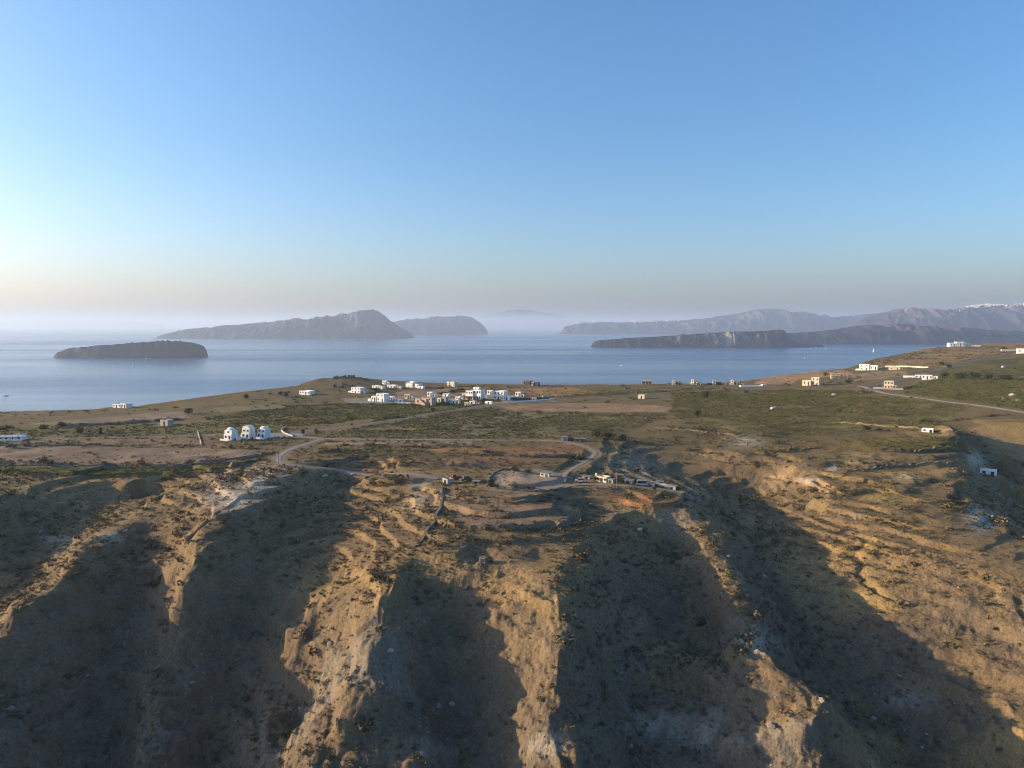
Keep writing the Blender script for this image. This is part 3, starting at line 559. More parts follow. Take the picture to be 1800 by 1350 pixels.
isl_fira = island('headland', 11500, 2600, [(1500, 570), (1530, 558), (1545, 551), (1575, 543), (1600, 541), (1625, 543), (1660, 547), (1680, 540), (1700, 536), (1740, 532), (1780, 534), (1820, 533), (1880, 536), (1960, 545), (2050, 560), (2100, 570)], (.17, .13, .10), (.15, .112, .092), 23, .4, .75, .09, nu=420, patches=[(1600, 40, .1, .45, (.27, .2, .17), .5), (1760, 16, .05, .4, (.30, .24, .2), .5)])
island('lava_island', 6450, 700, [(1040, 602), (1055, 598), (1100, 595), (1150, 592), (1210, 588), (1270, 584), (1310, 582), (1350, 581), (1372, 579), (1380, 583), (1386, 594), (1400, 603), (1430, 606), (1450, 607.5)], (.060, .052, .042), (.062, .052, .042), 31, .25, .7, .08, nu=420, patches=[(1278, 26, .02, .25, (.36, .29, .23), .9), (1187, 9, .03, .25, (.26, .2, .16), .6), (1245, 10, .03, .2, (.24, .19, .15), .5), (1330, 12, .02, .2, (.2, .15, .11), .5)])
island('lava_island', 7400, 1300, [(1340, 592), (1380, 586), (1430, 583), (1470, 580), (1510, 572), (1540, 570), (1600, 569.5), (1610, 573), (1640, 575), (1700, 578), (1760, 582), (1830, 585), (1950, 592), (2030, 598)], (.070, .054, .044), (.060, .050, .042), 37, .4, .7, .10, nu=420, patches=[(1570, 55, .25, .5, (.17, .105, .08), .8), (1640, 60, .15, .4, (.12, .085, .065), .5)])
island('far_mountain', 50000, 4000, [(800, 574), (830, 563), (870, 550), (905, 544), (940, 545), (980, 550), (1010, 560), (1060, 572)], (.13, .12, .10), (.13, .12, .10), 41, .5, .7, .03, nu=120)
island('far_mountain', 56000, 4000, [(-200, 571), (-60, 566), (30, 563), (110, 562), (180, 561), (240, 565), (290, 571)], (.13, .12, .10), (.13, .12, .10), 43, .5, .7, .03, nu=120)
# white clifftop towns, too far to count
def town(name, isl, spans, label, seed, size, hgt):
    rng = np.random.RandomState(seed); mb = MB(); top = np.argmax(isl['Z'], 0)
    for a, b, n in spans:
        for _ in range(n):
            p = rng.uniform(a, b); i = int(np.argmin(np.abs(isl['pu'] - p))); j = max(0, top[i] - int(abs(rng.randn()) * 3.2))
            x, y, z = isl['X'][j, i] + rng.randn() * 12, isl['Y'][j, i] + rng.randn() * 15, isl['Z'][j, i]; w, h = size * rng.uniform(.5, 1.3), hgt * rng.uniform(.6, 1.4)
            mb.box(x - w, x + w, y - w, y + w, z - 12, z + h)
    o = mb.build(name, WHITE); o['kind'] = 'stuff'; tag(o, label, 'town')
town('clifftop_town', isl_oia, [(1008, 1035, 70), (1050, 1075, 40), (1080, 1100, 20), (1110, 1135, 60), (1140, 1190, 80), (1008, 1035, 60)], 'distant white clifftop town along the low far headland', 3, 17, 22)
town('clifftop_town', isl_fira, [(1700, 1760, 260), (1760, 1850, 200), (1640, 1700, 14), (1560, 1600, 3)], 'distant white town spread over the high cliff at right', 5, 6.5, 8)
town('clifftop_town', isl_th, [(590, 650, 26), (470, 560, 16)], 'few distant white houses on the long sloping island', 6, 9, 7)

# ------------------------------------------------------------------ haze
hz = MB().box(-8.2e4, 8.2e4, -8.2e4, 8.2e4, SEA_Z - 20, 480).build('haze', None); hz['kind'] = 'stuff'; hz['label'] = 'thin sea haze over water and islands'
hm = bpy.data.materials.new('haze_air'); hm.use_nodes = True; hn = hm.node_tree; hn.nodes.clear()
pv = hn.nodes.new('ShaderNodeVolumePrincipled'); pv.inputs['Density'].default_value = 5.0e-5; pv.inputs['Anisotropy'].default_value = .25; pv.inputs['Color'].default_value = (.60, .73, .94, 1)
ho = hn.nodes.new('ShaderNodeOutputMaterial'); hn.links.new(pv.outputs[0], ho.inputs['Volume']); hz.data.materials.append(hm)

# ------------------------------------------------------------------ vegetation
def foliage_mat(name, c1, c2, rough=.9):
    m = bpy.data.materials.new(name); m.use_nodes = True; n = m.node_tree; b = n.nodes['Principled BSDF']
    oi = n.nodes.new('ShaderNodeObjectInfo'); ge = n.nodes.new('ShaderNodeNewGeometry'); tx = n.nodes.new('ShaderNodeTexNoise'); tx.inputs['Scale'].default_value = 2.5; tx.inputs['Detail'].default_value = 3
    n.links.new(ge.outputs['Position'], tx.inputs['Vector'])
    ad = n.nodes.new('ShaderNodeMath'); ad.operation = 'ADD'; n.links.new(oi.outputs['Random'], ad.inputs[0]); n.links.new(tx.outputs['Fac'], ad.inputs[1])
    hf = n.nodes.new('ShaderNodeMath'); hf.operation = 'MULTIPLY'; hf.inputs[1].default_value = .5; n.links.new(ad.outputs[0], hf.inputs[0])
    cr = n.nodes.new('ShaderNodeValToRGB'); cr.color_ramp.elements[0].position = .2; cr.color_ramp.elements[0].color = (*c1, 1); cr.color_ramp.elements[1].position = .8; cr.color_ramp.elements[1].color = (*c2, 1)
    n.links.new(hf.outputs[0], cr.inputs['Fac']); n.links.new(cr.outputs['Color'], b.inputs['Base Color']); b.inputs['Roughness'].default_value = rough; b.inputs['Specular IOR Level'].default_value = .1
    return m
SCRUBM = foliage_mat('dry_scrub', (.088, .074, .038), (.215, .162, .085)); VINEM = foliage_mat('vine_leaf', (.074, .078, .030), (.185, .168, .072)); BUSHM = foliage_mat('dark_bush', (.045, .046, .024), (.13, .108, .055)); LEAFM = foliage_mat('tree_leaf', (.026, .036, .014), (.062, .072, .028))
def leaf_clump(name, rng, n, squash, leaf, material, lobes=4):
    """leaf-sized faces spread through a few overlapping lobes"""
    ctr = np.array([(rng.uniform(-.5, .5), rng.uniform(-.5, .5), rng.uniform(.25, .75)) for _ in range(lobes)]); rad = rng.uniform(.32, .6, lobes)
    v = []; f = []
    for i in range(n):
        c = rng.randint(lobes); d = rng.randn(3); d /= np.linalg.norm(d); r = rad[c] * rng.uniform(.72, 1.05); p = ctr[c] + d * r
        p[2] = max(p[2], .0) * squash
        a = rng.randn(3); a /= np.linalg.norm(a); b = np.cross(d + .6 * rng.randn(3), a); b /= np.linalg.norm(b) + 1e-9; s = leaf * rng.uniform(.6, 1.4)
        k = len(v); v += [tuple(p + a * s), tuple(p + b * s * .8), tuple(p - a * s), tuple(p - b * s * .8)]; f.append((k, k + 1, k + 2, k + 3))
    me = bpy.data.meshes.new(name); me.from_pydata(v, [], f); me.materials.append(material); return me
def scatter(name, label, cat, P, scl, variants):
    """one mass of small plants: P points (n, 3), scl their sizes; instances of the clump meshes"""
    coll = bpy.data.collections.new(name + '_kinds')
    for k, v in enumerate(variants): coll.objects.link(bpy.data.objects.new('%s_clump' % name, v))
    me = bpy.data.meshes.new(name); me.vertices.add(len(P)); me.vertices.foreach_set('co', P.astype(np.float32).ravel())
    a = me.attributes.new('size', 'FLOAT_VECTOR', 'POINT'); a.data.foreach_set('vector', scl.astype(np.float32).ravel())
    rng = np.random.RandomState(len(P)); rot = np.zeros((len(P), 3), np.float32); rot[:, 2] = rng.uniform(0, 6.28, len(P))
    a = me.attributes.new('turn', 'FLOAT_VECTOR', 'POINT'); a.data.foreach_set('vector', rot.ravel())
    o = link(name, me); ng = bpy.data.node_groups.new(name, 'GeometryNodeTree')
    ng.interface.new_socket('Geometry', in_out='INPUT', socket_type='NodeSocketGeometry'); ng.interface.new_socket('Geometry', in_out='OUTPUT', socket_type='NodeSocketGeometry')
    gi = ng.nodes.new('NodeGroupInput'); go = ng.nodes.new('NodeGroupOutput'); m2p = ng.nodes.new('GeometryNodeMeshToPoints'); iop = ng.nodes.new('GeometryNodeInstanceOnPoints'); ci = ng.nodes.new('GeometryNodeCollectionInfo')
    ci.inputs['Collection'].default_value = coll; ci.inputs['Separate Children'].default_value = True; ci.inputs['Reset Children'].default_value = True
    iop.inputs['Pick Instance'].default_value = True
    def att(nm):
        t = ng.nodes.new('GeometryNodeInputNamedAttribute'); t.data_type = 'FLOAT_VECTOR'; t.inputs['Name'].default_value = nm; return t.outputs[0]
    rnd = ng.nodes.new('FunctionNodeRandomValue'); rnd.data_type = 'INT'
    for s_ in rnd.inputs:
        if s_.type == 'INT' and s_.name == 'Max': s_.default_value = len(variants) - 1
    L = ng.links.new
    L(gi.outputs[0], m2p.inputs['Mesh']); L(m2p.outputs[0], iop.inputs['Points']); L(ci.outputs[0], iop.inputs['Instance']); L(att('size'), iop.inputs['Scale'])
    e2r = ng.nodes.new('FunctionNodeEulerToRotation'); L(att('turn'), e2r.inputs[0]); L(e2r.outputs[0], iop.inputs['Rotation'])
    ro = [s_ for s_ in rnd.outputs if s_.type == 'INT'][0]; L(ro, iop.inputs['Instance Index']); L(iop.outputs[0], go.inputs[0])
    md = o.modifiers.new('plants', 'NODES'); md.node_group = ng; o['kind'] = 'stuff'; tag(o, label, cat); return o
RNG = np.random.RandomState(12)
scrub_v = [leaf_clump('scrub', np.random.RandomState(100 + i), 46, .75, .16, SCRUBM) for i in range(5)]
vine_v = [leaf_clump('vine', np.random.RandomState(200 + i), 34, .55, .19, VINEM, 3) for i in range(4)]
def cells(x0, x1, y0, y1, step):
    gx, gy = np.meshgrid(np.arange(x0, x1, step), np.arange(y0, y1, step)); gx = gx.ravel() + RNG.uniform(-.5, .5, gx.size) * step; gy = gy.ravel() + RNG.uniform(-.5, .5, gy.size) * step
    k = np.abs(np.arctan2(gx, gy)) < R(44); return gx[k], gy[k]
def survey(x, y):
    th = np.arctan2(x, y); r = np.hypot(x, y); j = np.clip(np.searchsorted(RR, r), 0, len(RR) - 1); i = np.clip(((th - TH[0]) / (TH[1] - TH[0])).round().astype(int), 0, NC - 1); return j, i
# scrub on the slopes
gx, gy = cells(-260, 260, 96, 400, 0.95); j, i = survey(gx, gy)
dens = (.16 + .55 * sstep(-.05, .45, fbm(gx, gy, 24, 4, 131) + .55 * fbm(gx, gy, 6, 2, 133))) * (1 - .8 * BARE[j, i]) * (1 - VINE[j, i]) * (1 - ROADMASK[j, i]) * (1 - .3 * sstep(.7, 1.1, SLOPE[j, i])) * (.4 + .6 * sstep(330, 270, gy)) * (1 - .45 * right_slope[j, i])
k = RNG.uniform(0, 1, len(gx)) < dens * .85; gx, gy = gx[k], gy[k]
sz = np.exp(RNG.randn(len(gx)) * .5) * .56; P = np.stack([gx, gy, ground_at(gx, gy) - .06 * sz], 1)
scatter('scrub', 'low dry scrub dotted over the eroded slopes', 'scrub', P, np.stack([sz, sz, sz * RNG.uniform(.6, 1.1, len(sz))], 1), scrub_v); N1 = len(gx)
# terrace edges grow thicker bushes
bx = []
for (pix, h, back), q in zip(TERR, terr_q):
    n = int(len(q) * 2.6); t = RNG.uniform(0, len(q) - 1, n); a = np.stack([np.interp(t, np.arange(len(q)), q[:, 0]), np.interp(t, np.arange(len(q)), q[:, 1])], 1) + RNG.randn(n, 2) * .9
    keepb = fbm(a[:, 0], a[:, 1], 14, 2, 177) > -.18; bx.append(a[keepb])
bx = np.concatenate(bx); sz = np.exp(RNG.randn(len(bx)) * .4) * .85
scatter('hedge_scrub', 'bushes growing along the old terrace edges', 'bushes', np.stack([bx[:, 0], bx[:, 1], ground_at(bx[:, 0], bx[:, 1]) - .1], 1), np.stack([sz * 1.2, sz, sz * .9], 1), [leaf_clump('bush', np.random.RandomState(300 + i), 90, .8, .12, SCRUBM, 5) for i in range(4)])
# vines, in loose rows
gx, gy = np.meshgrid(np.arange(-420, 620, 1.45), np.arange(225, 700, 2.9)); gx = gx.ravel() + RNG.uniform(-.6, .6, gx.size); gy = gy.ravel() + RNG.uniform(-.35, .35, gy.size); gy = gy + fbm(gx, gy, 60, 2, 181) * 8; j, i = survey(gx, gy)
k = (np.abs(np.arctan2(gx, gy)) < R(44)) & (RNG.uniform(0, 1, len(gx)) < VINE[j, i] * .8 * sstep(-.55, -.1, fbm(gx, gy, 20, 3, 141)) * (1 - ROADMASK[j, i])) & (np.hypot(gx, gy) < np.interp(np.arctan2(gx, gy), rim_th, rim_r) - 12)
gx, gy = gx[k], gy[k]; sz = RNG.uniform(.55, 1.15, len(gx)) * (1 + .25 * sstep(450, 700, gy))
scatter('vineyard', 'low green vines covering the plateau fields', 'vineyard', np.stack([gx, gy, ground_at(gx, gy) - .03], 1), np.stack([sz, sz, sz], 1), vine_v); N2 = len(gx)
gx, gy = cells(-450, 1100, 330, 1350, 4.2); j, i = survey(gx, gy)
k = (RNG.uniform(0, 1, len(gx)) < (.22 + .5 * (VINE[j, i] > .05)) * (1 - .9 * BARE[j, i]) * sstep(-.3, .3, fbm(gx, gy, 40, 3, 151)) * (1 - ROADMASK[j, i])) & (np.hypot(gx, gy) < np.interp(np.arctan2(gx, gy), rim_th, rim_r) - 5)
gx, gy = gx[k], gy[k]; sz = np.exp(RNG.randn(len(gx)) * .4) * .85 * (1 + .4 * sstep(400, 700, gy))
scatter('far_scrub', 'dark bushes speckled over the far fields', 'bushes', np.stack([gx, gy, ground_at(gx, gy) - .1], 1), np.stack([sz * 1.5, sz, sz * .8], 1), [leaf_clump('bush', np.random.RandomState(400 + i), 40, .7, .2, VINEM, 3) for i in range(3)])
# stones lying on the steep ground, and rounder dark bushes on the right slope
def stone_mesh(k):
    bm = bmesh.new(); bmesh.ops.create_icosphere(bm, subdivisions=1, radius=1.0); a = np.random.RandomState(k)
    for v in bm.verts: v.co *= .65 + .6 * a.rand(); v.co.z *= .75
    m = bpy.data.meshes.new('stone'); bm.to_mesh(m); bm.free(); m.materials.append(STONEM); return m
STONEM = foliage_mat('loose_stone', (.13, .105, .085), (.34, .30, .25))
gx2, gy2 = cells(-240, 240, 96, 300, 1.6); j, i = survey(gx2, gy2)
k = RNG.uniform(0, 1, len(gx2)) < .34 * sstep(.15, .5, SLOPE[j, i]) * sstep(-.15, .35, fbm(gx2, gy2, 12, 3, 161)) * (1 - BARE[j, i])
gx2, gy2 = gx2[k], gy2[k]; sz = np.exp(RNG.randn(len(gx2)) * .55) * .2
scatter('loose_stones', 'loose stones strewn over the steep eroded slopes', 'stones', np.stack([gx2, gy2, ground_at(gx2, gy2)], 1), np.stack([sz, sz, sz], 1), [stone_mesh(k) for k in range(4)])
gx3, gy3 = cells(-230, 230, 96, 310, 2.9); j, i = survey(gx3, gy3)
k = (RNG.uniform(0, 1, len(gx3)) < .5 * sstep(-.1, .4, fbm(gx3, gy3, 22, 3, 171)) * (1 - BARE[j, i]) * (1 - ROADMASK[j, i]) * (1 - .55 * right_slope[j, i]))
gx3, gy3 = gx3[k], gy3[k]; sz = np.exp(RNG.randn(len(gx3)) * .5) * .7
scatter('slope_bushes', 'rounded darker bushes dotted over the near slopes and gullies', 'bushes', np.stack([gx3, gy3, ground_at(gx3, gy3) - .1], 1), np.stack([sz * 1.2, sz, sz * .9], 1), [leaf_clump('bush', np.random.RandomState(600 + q), 110, .8, .11, BUSHM, 5) for q in range(4)])
print('PLANTS', N1, len(bx), N2, len(gx))
# single trees
crowns = [leaf_clump('crown', np.random.RandomState(500 + i), 520, 1.0, .075, LEAFM, 8) for i in range(5)]
def tree(px, py, w_px, h_px, label, spread=1.0, group='trees scattered over the plateau'):
    c = G(px, py); sc = c[1] / FPX; h = h_px * sc; w = w_px * sc; t = empty('tree', c, RNG.uniform(0, 6))
    tr = MB(); th = h * .3; r = max(.12, .035 * h)
    tr.cyl(0, 0, -.4, th, r, r * .7, 8)
    for a in range(4):
        an = a * 1.57 + .4; n0 = len(tr.v); tr.cyl(0, 0, 0, 1, r * .55, r * .25, 5)
        M = Matrix.Translation((0, 0, th * .8)) @ Matrix.Rotation(an, 4, 'Z') @ Matrix.Rotation(R(38), 4, 'Y') @ Matrix.Diagonal((1, 1, h * .38, 1))
        for q in range(n0, len(tr.v)): tr.v[q] = tuple(M @ Vector(tr.v[q]))
    tr.build('trunk', BARK, t)
    cr = link('crown', crowns[RNG.randint(5)], None, t); cr.location = (0, 0, h * .16); cr.scale = (w * .56, w * .56, h * .72)
    return tag(t, label, 'tree', group)
TREES = [(1240, 700, 15, 15, 'dark round tree standing alone above the red field end'), (1226, 731, 14, 11, 'dark bush-like tree below the red field, nearest the gully head'), (1312, 692, 9, 7, 'small dark tree alone in the vineyard right of the round tree'),
         (433, 702, 12, 10, 'dark tree in left far field, left of the pair'), (503, 698, 11, 10, 'dark tree just left of the low white windowed house'), (493, 695, 10, 8, 'smaller dark tree beside the low white windowed house'),
         (142, 764, 12, 15, 'spreading tree left of two by the lane at left'), (176, 764, 8, 14, 'slim young tree right of two by the lane at left'), (77, 757, 16, 12, 'bushy tree behind the long low building at left'), (108, 751, 18, 10, 'wide bush-like tree beyond the lane at far left'), (330, 728, 18, 12, 'dark tree at the edge of the grey gravel field'), (12, 757, 24, 10, 'broad dark tree at the left edge of the picture'),
         (533, 765, 8, 12, 'left of two dark trees beside the road junction'), (556, 764, 9, 10, 'right of two dark trees beside the road junction'), (762, 724, 10, 8, 'dark tree beside the bend of the long grey road'), (618, 748, 5, 4, 'tiny dark tree by the lower stretch of the grey road'),
         (850, 707, 10, 8, 'round dark tree in front of the big white houses'), (884, 702, 9, 8, 'round dark tree right of the big white house block'), (845, 690, 14, 7, 'dark tree behind the big white house complex'), (795, 692, 16, 8, 'green tree on the mound left of the big white houses'), (777, 696, 18, 8, 'wide green tree on the mound behind the pink house'), (810, 688, 20, 7, 'low green tree highest on the mound'), (676, 703, 7, 6, 'small dark tree right of the white two-level house'), (660, 688, 20, 7, 'dark tree line left of the low white houses'),
         (862, 858, 15, 17, 'bushy tree at the near left corner of the oval field'), (1064, 842, 14, 13, 'dense tree in front of the white farmhouse'), (1075, 846, 12, 12, 'second dense tree at the right corner of the white farmhouse'), (1048, 769, 22, 14, 'dark tree at the gully head, left of three'), (1070, 772, 24, 14, 'dark tree at the gully head, middle of three'), (1095, 775, 22, 12, 'dark tree at the gully head, right of three'), (905, 829, 18, 7, 'low tree behind the oval field, left of two'), (930, 831, 18, 7, 'low tree behind the oval field, right of two'),
         (1525, 757, 18, 9, 'low bushy tree left of two on the vineyard terrace'), (1545, 758, 12, 7, 'low bushy tree right of two on the vineyard terrace'), (1660, 664, 16, 10, 'first dark tree right of the low white house'), (1686, 666, 24, 12, 'second dark tree right of the low white house'), (1712, 666, 22, 12, 'third dark tree right of the low white house'), (1738, 667, 18, 11, 'fourth dark tree right of the low white house'), (1768, 668, 22, 10, 'rightmost dark tree in the row beyond the vineyard'), (1655, 642, 10, 7, 'dark tree left of two by the rising road'), (1668, 647, 10, 7, 'dark tree right of two by the rising road'), (1765, 616, 14, 7, 'dark tree near the top of the rising road'), (1451, 661, 10, 7, 'dark tree behind the cream house'), (1490, 674, 14, 8, 'dark tree in front of the concrete frame')]
for a in TREES: tree(*a)

# ------------------------------------------------------------------ buildings
def base_at(px, py): c = G(px, py); return c, c[1] / FPX
TURN = {'low_building': 0, 'open_pavilion': -10, 'concrete_frame': -12, 'hotel': -14, 'rim_wall_house': 0, 'net_house': -5, 'domed_villa': -14, 'tower_house': -22, 'farm_sheds': -8}
def house(name, label, px, py, blocks, rz=0.0, cat='house', group=None, extra=None):
    """blocks in photograph pixels at the house's distance: (x0, x1, depth0, depth1, z0, z1, material, roof, front windows, floors)"""
    c, s = base_at(px, py); s *= {'domed_villa': .9, 'cream_house': .82, 'stone_house': .88, 'concrete_frame': .9, 'low_building': .9}.get(name, 1.0); t = empty(name, c, R(rz + TURN.get(name, -30))); rng = np.random.RandomState(int(px * 7 + py))
    for (x0, x1, d0, d1, z0, z1, m, roof, nwin, floors) in blocks:
        x0, x1, d0, d1, z0, z1 = [v * s for v in (x0, x1, d0, d1, z0, z1)]; zb = z0 - (1.6 if z0 <= .01 else 0)
        w = MB()
        if roof == 'flat': w.block(x0, x1, d0, d1, zb, z1, par=min(.4, .2 * (z1 - z0)))
        else: w.box(x0, x1, d0, d1, zb, z1, .05)
        w.build('wall', m, t)
        if roof == 'dome': MB().dome((x0 + x1) / 2, (d0 + d1) / 2, z1 - .02, (x1 - x0) * .46, (d1 - d0) * .46, (x1 - x0) * .30).build('dome', m, t, True)
        if roof == 'vault': MB().vault(x0 + .08, x1 - .08, d0 + .08, d1 - .08, z1 - .01, (x1 - x0) * .34).build('vault', m, t)
        if roof == 'tin': MB().box(x0 - .25, x1 + .25, d0 - .25, d1 + .25, z1 + .01, z1 + .16).build('roof', TIN, t)
        H = z1 - z0; fh = H / max(1, floors)
        for fl in range(floors if nwin else 0):
            for n in range(nwin):
                cx = x0 + (x1 - x0) * (n + .5) / nwin + rng.uniform(-.2, .2); door = fl == 0 and n == nwin // 2 and z0 < .01
                hw = min(.55, (x1 - x0) / nwin * .3); zz0 = z0 + fh * fl + (.02 if door else fh * .36); zz1 = z0 + fh * fl + fh * .76; tp = .06
                fr = MB().box(cx - hw - .1, cx + hw + .1, d0 - .04 + tp * .5, d0 + .15, zz0 - .08, zz1 + .1).build('door' if door else 'window', m, t)
                MB().box(cx - hw, cx + hw, d0 - .09 + tp * .5, d0 + .1, zz0, zz1).build('panel' if door else 'pane', BLUE if door and rng.rand() < .12 else PANE, fr)
            if nwin and (d1 - d0) > 3:
                cy = d0 + (d1 - d0) * .45; zz0 = z0 + fh * fl + fh * .36; zz1 = z0 + fh * fl + fh * .76
                fr = MB().box(x0 - .04, x0 + .15, cy - .65, cy + .65, zz0 - .08, zz1 + .1).build('window', m, t); MB().box(x0 - .09, x0 + .1, cy - .55, cy + .55, zz0, zz1).build('pane', PANE, fr)
    if extra: extra(t, s)
    return tag(t, label, cat, group)
# three domed villas beside the field
def villa_extra(side):
    def f(t, s):
        w = MB()
        for i in range(5): w.box(-10.5 * s + i * .55 * s * 1.2, -8.6 * s + i * .5, 1.5 * s, 6 * s, -1, (i + 1) * 1.4 * s)
        if side: w.build('outside_stair', WHITE, t)
        MB().box(-13 * s, 13 * s, -7 * s, -.6 * s, -1.5, .25).build('terrace', CONC, t)
        MB().box(-13 * s, 13 * s, -7.4 * s, -7.02 * s, -1.5, .95).build('terrace_wall', WHITE, t)
        MB().box(6.5 * s, 8.5 * s, 9 * s, 11 * s, 10 * s, 24 * s if not side else 20 * s).build('chimney', WHITE, t)
    return f
house('domed_villa', 'white two-storey domed villa with outside stair, leftmost of three', 400, 774, [(-10, 10, 0, 18, 0, 12, WHITE, 'flat', 2, 1), (-9.6, 9.6, 2, 17, 12, 19.5, WHITE, 'dome', 1, 1), (-14, -9.02, 4, 14, 0, 9, WHITE, 'flat', 0, 1), (10.02, 21, 5, 14, 0, 5.5, WHITE, 'flat', 1, 1)], -10, 'villa', 'three domed villas', villa_extra(True))
house('domed_villa', 'white two-storey vaulted villa, middle of three', 431, 771, [(-10, 10, 0, 18, 0, 11, WHITE, 'flat', 2, 1), (-9, 9.6, 2, 17, 11, 19, WHITE, 'vault', 2, 1), (-14, -10.02, 3, 12, 0, 6.5, WHITE, 'flat', 0, 1), (10.02, 19, 5, 13, 0, 5, WHITE, 'flat', 1, 1)], -6, 'villa', 'three domed villas', villa_extra(False))
house('domed_villa', 'white two-storey domed villa, rightmost of three', 459, 771, [(-9.5, 9.5, 0, 18, 0, 11, WHITE, 'flat', 2, 1), (-9.2, 9.2, 1, 17, 11, 18.5, WHITE, 'dome', 2, 1), (-14, -8.02, 5, 13, 0, 8, WHITE, 'vault', 0, 1)], -8, 'villa', 'three domed villas', villa_extra(False))
def low_extra(t, s):
    MB().box(-32 * s, 26 * s, -15 * s, -14.4 * s, -1.5, 1.1).build('garden_wall', WHITE, t); MB().box(8 * s, 12 * s, 0, 5 * s, 8 * s, 12 * s).build('chimney', WHITE, t)
    for x in (-25, -15, -5, 5): MB().box(x * s, (x + 1.2) * s, -6 * s, -4.8 * s, -1, 6.5 * s).build('pillar', WHITE, t)
    MB().box(-28 * s, 8 * s, -7 * s, -.05 * s, 6.6 * s, 7.2 * s).build('porch_roof', TIN, t)
house('low_building', 'long low flat-roofed building with porch at the left edge', 22, 774, [(-40, 18, 0, 18, 0, 8, WHITE, 'flat', 5, 1), (-10, 14, 18.1, 26, 0, 10, CONC, 'flat', 0, 1)], 4, 'building', None, low_extra)
house('rim_house', 'white single-storey house alone on the left rim above the sea', 209, 717, [(-16, 4, 0, 14, 0, 6.5, WHITE, 'flat', 3, 1), (4.02, 17, 1, 14, 0, 8, WHITE, 'flat', 2, 1)], 6)
house('field_hut', 'small grey hut alone in the left field behind the lane', 288, 749, [(-9, 10, 0, 12, 0, 11, CONC, 'flat', 1, 1), (-16, -9.02, 1, 8, 0, 4, STONE, 'flat', 0, 1)], 5, 'hut')
# the hamlet
house('low_house', 'low white house with three windows left of the hamlet', 535, 694, [(-12, 12, 0, 14, 0, 7, WHITE, 'flat', 4, 1)], 2)
house('cube_house', 'white cube house with long terrace below the ruins', 625, 691, [(-10, 11, 0, 14, 0, 10, WHITE, 'flat', 3, 2), (-18, -10.02, 0, 10, 0, 3, WHITE, 'flat', 0, 1), (11.02, 18, 3, 10, 0, 4, CREAM, 'flat', 1, 1)], 0)
house('low_house', 'low white houses right of the cube house, by dark trees', 662, 683, [(-11, 2, 0, 10, 0, 5, WHITE, 'flat', 2, 1), (2.02, 12, 1, 10, 0, 4, WHITE, 'flat', 1, 1)], 0)
house('low_house', 'long low white house left of the bright rim house', 690, 682, [(-12, 6, 0, 10, 0, 5, WHITE, 'flat', 3, 1), (6.02, 17, 1, 9, 0, 3.5, CREAM, 'flat', 1, 1)], 3)
house('rim_house', 'bright white stepped house on the rim behind the hamlet', 722, 681, [(-12, 4, 0, 14, 0, 8, WHITE, 'flat', 3, 2), (4.02, 16, 2, 14, 0, 6.5, WHITE, 'flat', 2, 1), (-6, 2, 4, 12, 8, 10.5, WHITE, 'flat', 1, 1)], -4)
house('cube_house', 'white two-level house at the end of the long white wall', 664, 706, [(-6, 12, 3, 18, 0, 14, WHITE, 'flat', 2, 2), (-17, -6.02, 2, 14, 0, 9, WHITE, 'flat', 2, 1), (-24, -17.02, 1, 8, 0, 4, WHITE, 'flat', 0, 1)], 0)
def stair_extra(t, s):
    w = MB()
    for i in range(7): w.box((-6 + i * 2) * s, (-4 + i * 2) * s - .01, -3 * s, -.05, -1, (8 - i) * 1.3 * s)
    w.build('outside_stair', PINK, t)
house('plaster_house', 'pinkish plaster house with diagonal outside stair', 743, 712, [(-17, 8, 0, 16, 0, 11, PINK, 'flat', 2, 1), (8.02, 18, 2, 15, 0, 14, PINK, 'flat', 1, 2)], 0, 'house', None, stair_extra)
house('plaster_house', 'low grey and cream house just right of the pink house', 775, 708, [(-8, 0, 0, 10, 0, 8, CREAM, 'flat', 1, 1), (.02, 9, 2, 10, 0, 10, CONC, 'flat', 1, 1)], 0)
house('rim_house', 'cream house of three narrow blocks alone on the rim', 792, 679, [(-10, -3.5, 0, 9, 0, 8, CREAM, 'flat', 1, 1), (-3, 3, 1, 9, 0, 7.5, CREAM, 'flat', 1, 1), (3.5, 10, 0, 9, 0, 8.5, CREAM, 'flat', 1, 1)], -14)
def pergola_extra(t, s):
    for x in (-30, -18, -6, 6): MB().box(x * s, (x + .8) * s, -10 * s, -9.2 * s, -1, 6 * s).build('pillar', WHITE, t)
    MB().box(-32 * s, 9 * s, -11 * s, -.1 * s, 6.02 * s, 6.6 * s).build('pergola_roof', WOOD, t)
house('white_villa', 'large white two-storey villa in the middle of the hamlet', 831, 703, [(-15, 0, 0, 18, 0, 16, WHITE, 'flat', 3, 2), (.02, 15, 3, 18, 0, 18, WHITE, 'flat', 3, 2), (-25, -15.02, 2, 14, 0, 11, PINK, 'flat', 1, 1), (-4, 7, 8, 16, 18.02, 22, WHITE, 'flat', 1, 1)], 0, 'villa', None, pergola_extra)
house('white_villa', 'tall white block house right of the large villa', 876, 703, [(-10, 11, 0, 16, 0, 15.5, WHITE, 'flat', 3, 2), (11.02, 20, 3, 12, 0, 7, WHITE, 'flat', 1, 1)], 0, 'villa')
house('garden_house', 'small white outbuilding with dark porch below the villa', 832, 711, [(-9, 3, 0, 8, 0, 6, CREAM, 'flat', 1, 1), (3.02, 12, 1, 8, 0, 4, CONC, 'tin', 1, 1)], 0, 'outbuilding')
house('net_house', 'low shed under green netting right of the white block', 917, 704, [(-16, 16, 0, 12, 0, 4, NET, 'flat', 0, 1), (18, 24, 0, 6, 0, 5, WHITE, 'flat', 1, 1)], 0, 'shed')
house('net_house', 'small green-netted plot at the right end of the hamlet', 955, 702, [(-11, 10, 0, 10, 0, 3, NET, 'flat', 0, 1)], 0, 'shed')
